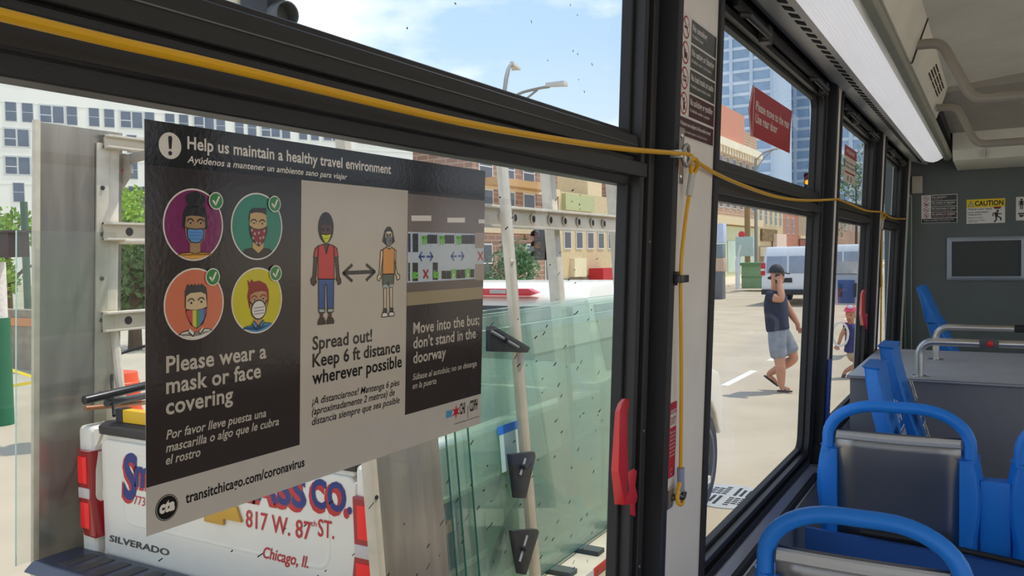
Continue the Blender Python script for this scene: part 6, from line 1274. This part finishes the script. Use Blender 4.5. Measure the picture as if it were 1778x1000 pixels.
mb = MB(); b0 = [hc_ + Vector((.09 * math.cos(a) + (.10 if abs(a) < .9 else .05), .095 * math.sin(a), -.025 - .02 * math.cos(a))) for a in [(-1.2 + i * .3) for i in range(9)]] + [hc_ + Vector((.08, .09, -.015)), hc_ + Vector((.08, -.09, -.015))]
mb.prism(b0, [p + Vector((0, 0, .012)) for p in b0], capk); mb.build('cap_brim', cp)
mb = skin('hair', [[(J(1342, 478), (.07, .095)), (J(1343, 486), (.05, .08))]], hairm); mb.build('hair', man, smooth=True, angle=180)
fs_ = M('flip_flop_sole', (40, 36, 36), .7)
for t0, t1, nm in ((aA + Vector((-.06, 0, -.088)), tA + Vector((.03, 0, -.004)), 'near'), (aB + Vector((-.085, 0, -.035)), tB + Vector((.02, 0, -.02)), 'far')):
    d = (t1 - t0); u_ = Vector((0, .042, 0)); q = d.cross(u_).normalized() * .016
    mb = MB(); A = [t0 - u_ * .8, t0 + d * .6 - u_, t1 - u_ * .7, t1 + u_ * .7, t0 + d * .6 + u_, t0 + u_ * .8]; mb.prism([p + q * .5 for p in A], [p - q * .5 for p in A], fs_); fo = mb.build('flip_flop', man, bevel=.004)
    mb = MB(); m_ = t0 + d * .5; upv = -q.normalized() if q.z < 0 else q.normalized(); mb.tube([m_ - u_ * .95, m_ + d * .12 + upv * .06, m_ + d * .30 + upv * .02], .008, fs_, 6); mb.tube([m_ + u_ * .95, m_ + d * .12 + upv * .06], .008, fs_, 6); mb.build('strap', fo, smooth=True)
ph_c = J(1350, 484, -.115); mb = MB(); mb.box(ph_c + Vector((-.03, -.008, -.065)), ph_c + Vector((.03, .006, .07)), M('phone_black', (28, 28, 32), .3)); tag(mb.build('mobile_phone', bevel=.004), 'dark mobile phone held to the ear of the walking man', 'phone')

# child with a pink cap
YM = 14.0
gp_ = at(1474, 660, 1, YM); girl = thing('person', (gp_.x, YM, 0), 'child in pink cap and navy dress walking, seen through the third window', 'person')
hp, ws, cs, nb = J(1481, 607), J(1480, 592), J(1479, 572), J(1478, 562); hd_ = J(1477, 548)
ch = [[(hp, (.10, .085)), (ws, (.095, .08)), (cs, (.11, .085)), (nb, (.05, .048)), (J(1477, 557), (.045, .045)), (hd_, (.074, .086)), (J(1477, 540), (.07, .082)), (J(1477, 535), .04)], [(hd_, (.074, .086)), (J(1472, 551, -.09), .016), (J(1472, 553, -.1), .009)]]
sR, eR, wR = J(1470, 566, -.1), J(1461, 582, -.13), J(1456, 598, -.12); sL, eL, wL = J(1487, 566, .1), J(1494, 584, .12), J(1500, 598, .1)
ch.append([(cs, (.11, .085)), (sR, .04), ((sR + eR) / 2, .034), (eR, .030), (wR, .02)]); ch.append([(cs, (.11, .085)), (sL, .04), ((sL + eL) / 2, .034), (eL, .030), (wL, .02)])
hand(ch, wR, (-.3, 0, -1), 1, (0, -1, 0), .11); hand(ch, wL, (.3, 0, -1), -1, (0, 1, 0), .11)
hA, kA, aA, tA = J(1484, 612, -.06), J(1487, 634, -.06), J(1467, 645, -.06), J(1463, 657, -.06); hB, kB, aB, tB = J(1478, 612, .06), J(1490, 634, .06), J(1492, 655, .06), J(1502, 660, .06)
for h_, k_, a_, t_ in ((hA, kA, aA, tA), (hB, kB, aB, tB)): ch.append([(hp, (.10, .085)), (h_, .062), ((h_ + k_) / 2, .054), (k_, .040), (k_ * .5 + a_ * .5, .038), (a_, .026), (a_ * .5 + t_ * .5, .028), (t_, (.028, .014))])
mb = skin('body', ch, fl)
for dx in (-.03, .03): mb.ball(hd_ + Vector((dx - .012, -.080, .012)), .009, M('eye_dark', (30, 24, 22), .3), 8, 6)
mb.build('body', girl, smooth=True, angle=180)
skin('dress', [[(nb + Vector((0, 0, -.03)), (.075, .06)), (cs, (.128, .10)), (ws, (.125, .105)), (hp, (.15, .125)), (J(1481, 613), (.17, .14))], [(cs, (.128, .10)), (sR, .052), (sR * .6 + eR * .4, .05)], [(cs, (.128, .10)), (sL, .052), (sL * .6 + eL * .4, .05)]], M('navy_dress', (56, 58, 108), .85, var=.2, scale=14)).build('dress', girl, smooth=True, angle=180)
skin('shorts', [[(hp, (.14, .12)), (J(1481, 614), (.15, .12))], [(J(1481, 614), (.15, .12)), (hA * .5 + kA * .5, .07)], [(J(1481, 614), (.15, .12)), (hB * .5 + kB * .5, .07)]], M('tan_shorts', (176, 158, 132), .9)).build('shorts', girl, smooth=True, angle=180)
pk_ = M('pink_cap', (224, 84, 108), .8); pk2 = M('cap_white_patch', (212, 222, 236), .8); hc_ = J(1477, 541); mb = MB(); vs = []; fs = []; n = 16
for i in range(7):
    a = math.radians(i * 15); vs += [hc_ + Vector((.095 * math.cos(a) * math.cos(q * 2 * math.pi / n), .098 * math.cos(a) * math.sin(q * 2 * math.pi / n), .01 + .095 * math.sin(a))) for q in range(n)]
for i in range(6):
    for q in range(n): fs.append((i * n + q, i * n + (q + 1) % n, (i + 1) * n + (q + 1) % n, (i + 1) * n + q))
fs.append(tuple(range(6 * n, 7 * n))); mb.add(vs, fs, pk_); mb.ball(hc_ + Vector((0, -.06, .07)), (.045, .03, .035), pk2, 10, 6); cp = mb.build('cap', girl, smooth=True)
mb = MB(); b0 = [hc_ + Vector((.085 * math.sin(a) - .01, -.085 * math.cos(a) - .07, .008)) for a in [(-1.2 + i * .3) for i in range(9)]] + [hc_ + Vector((.08, -.05, .012)), hc_ + Vector((-.09, -.05, .012))]; mb.prism(b0, [p + Vector((0, 0, .01)) for p in b0], pk_); mb.build('cap_brim', cp)
skin('hair', [[(J(1477, 541, .05), (.078, .06)), (J(1479, 556, .07), (.07, .04))]], hairm).build('hair', girl, smooth=True, angle=180)
for t_, a_ in ((tA, aA), (tB, aB)): mb = skin('shoe', [[(a_ + Vector((0, 0, -.02)), .036), (t_ + Vector((0, 0, -.012)), (.034, .022))]], M('grey_shoe', (96, 92, 98), .8), sub=1); mb.build('shoe', girl, smooth=True, angle=180)
c = J(1459, 580, -.16); mb = MB(); mb.tube([c + Vector((.115 * math.cos(i * .393), 0, .19 * math.sin(i * .393))) for i in range(16)], .018, M('white_ring', (226, 222, 216), .5), 8, closed=True); tag(mb.build('white_ring', smooth=True), 'white hoop shaped bag hanging from the shoulder of the child', 'bag')
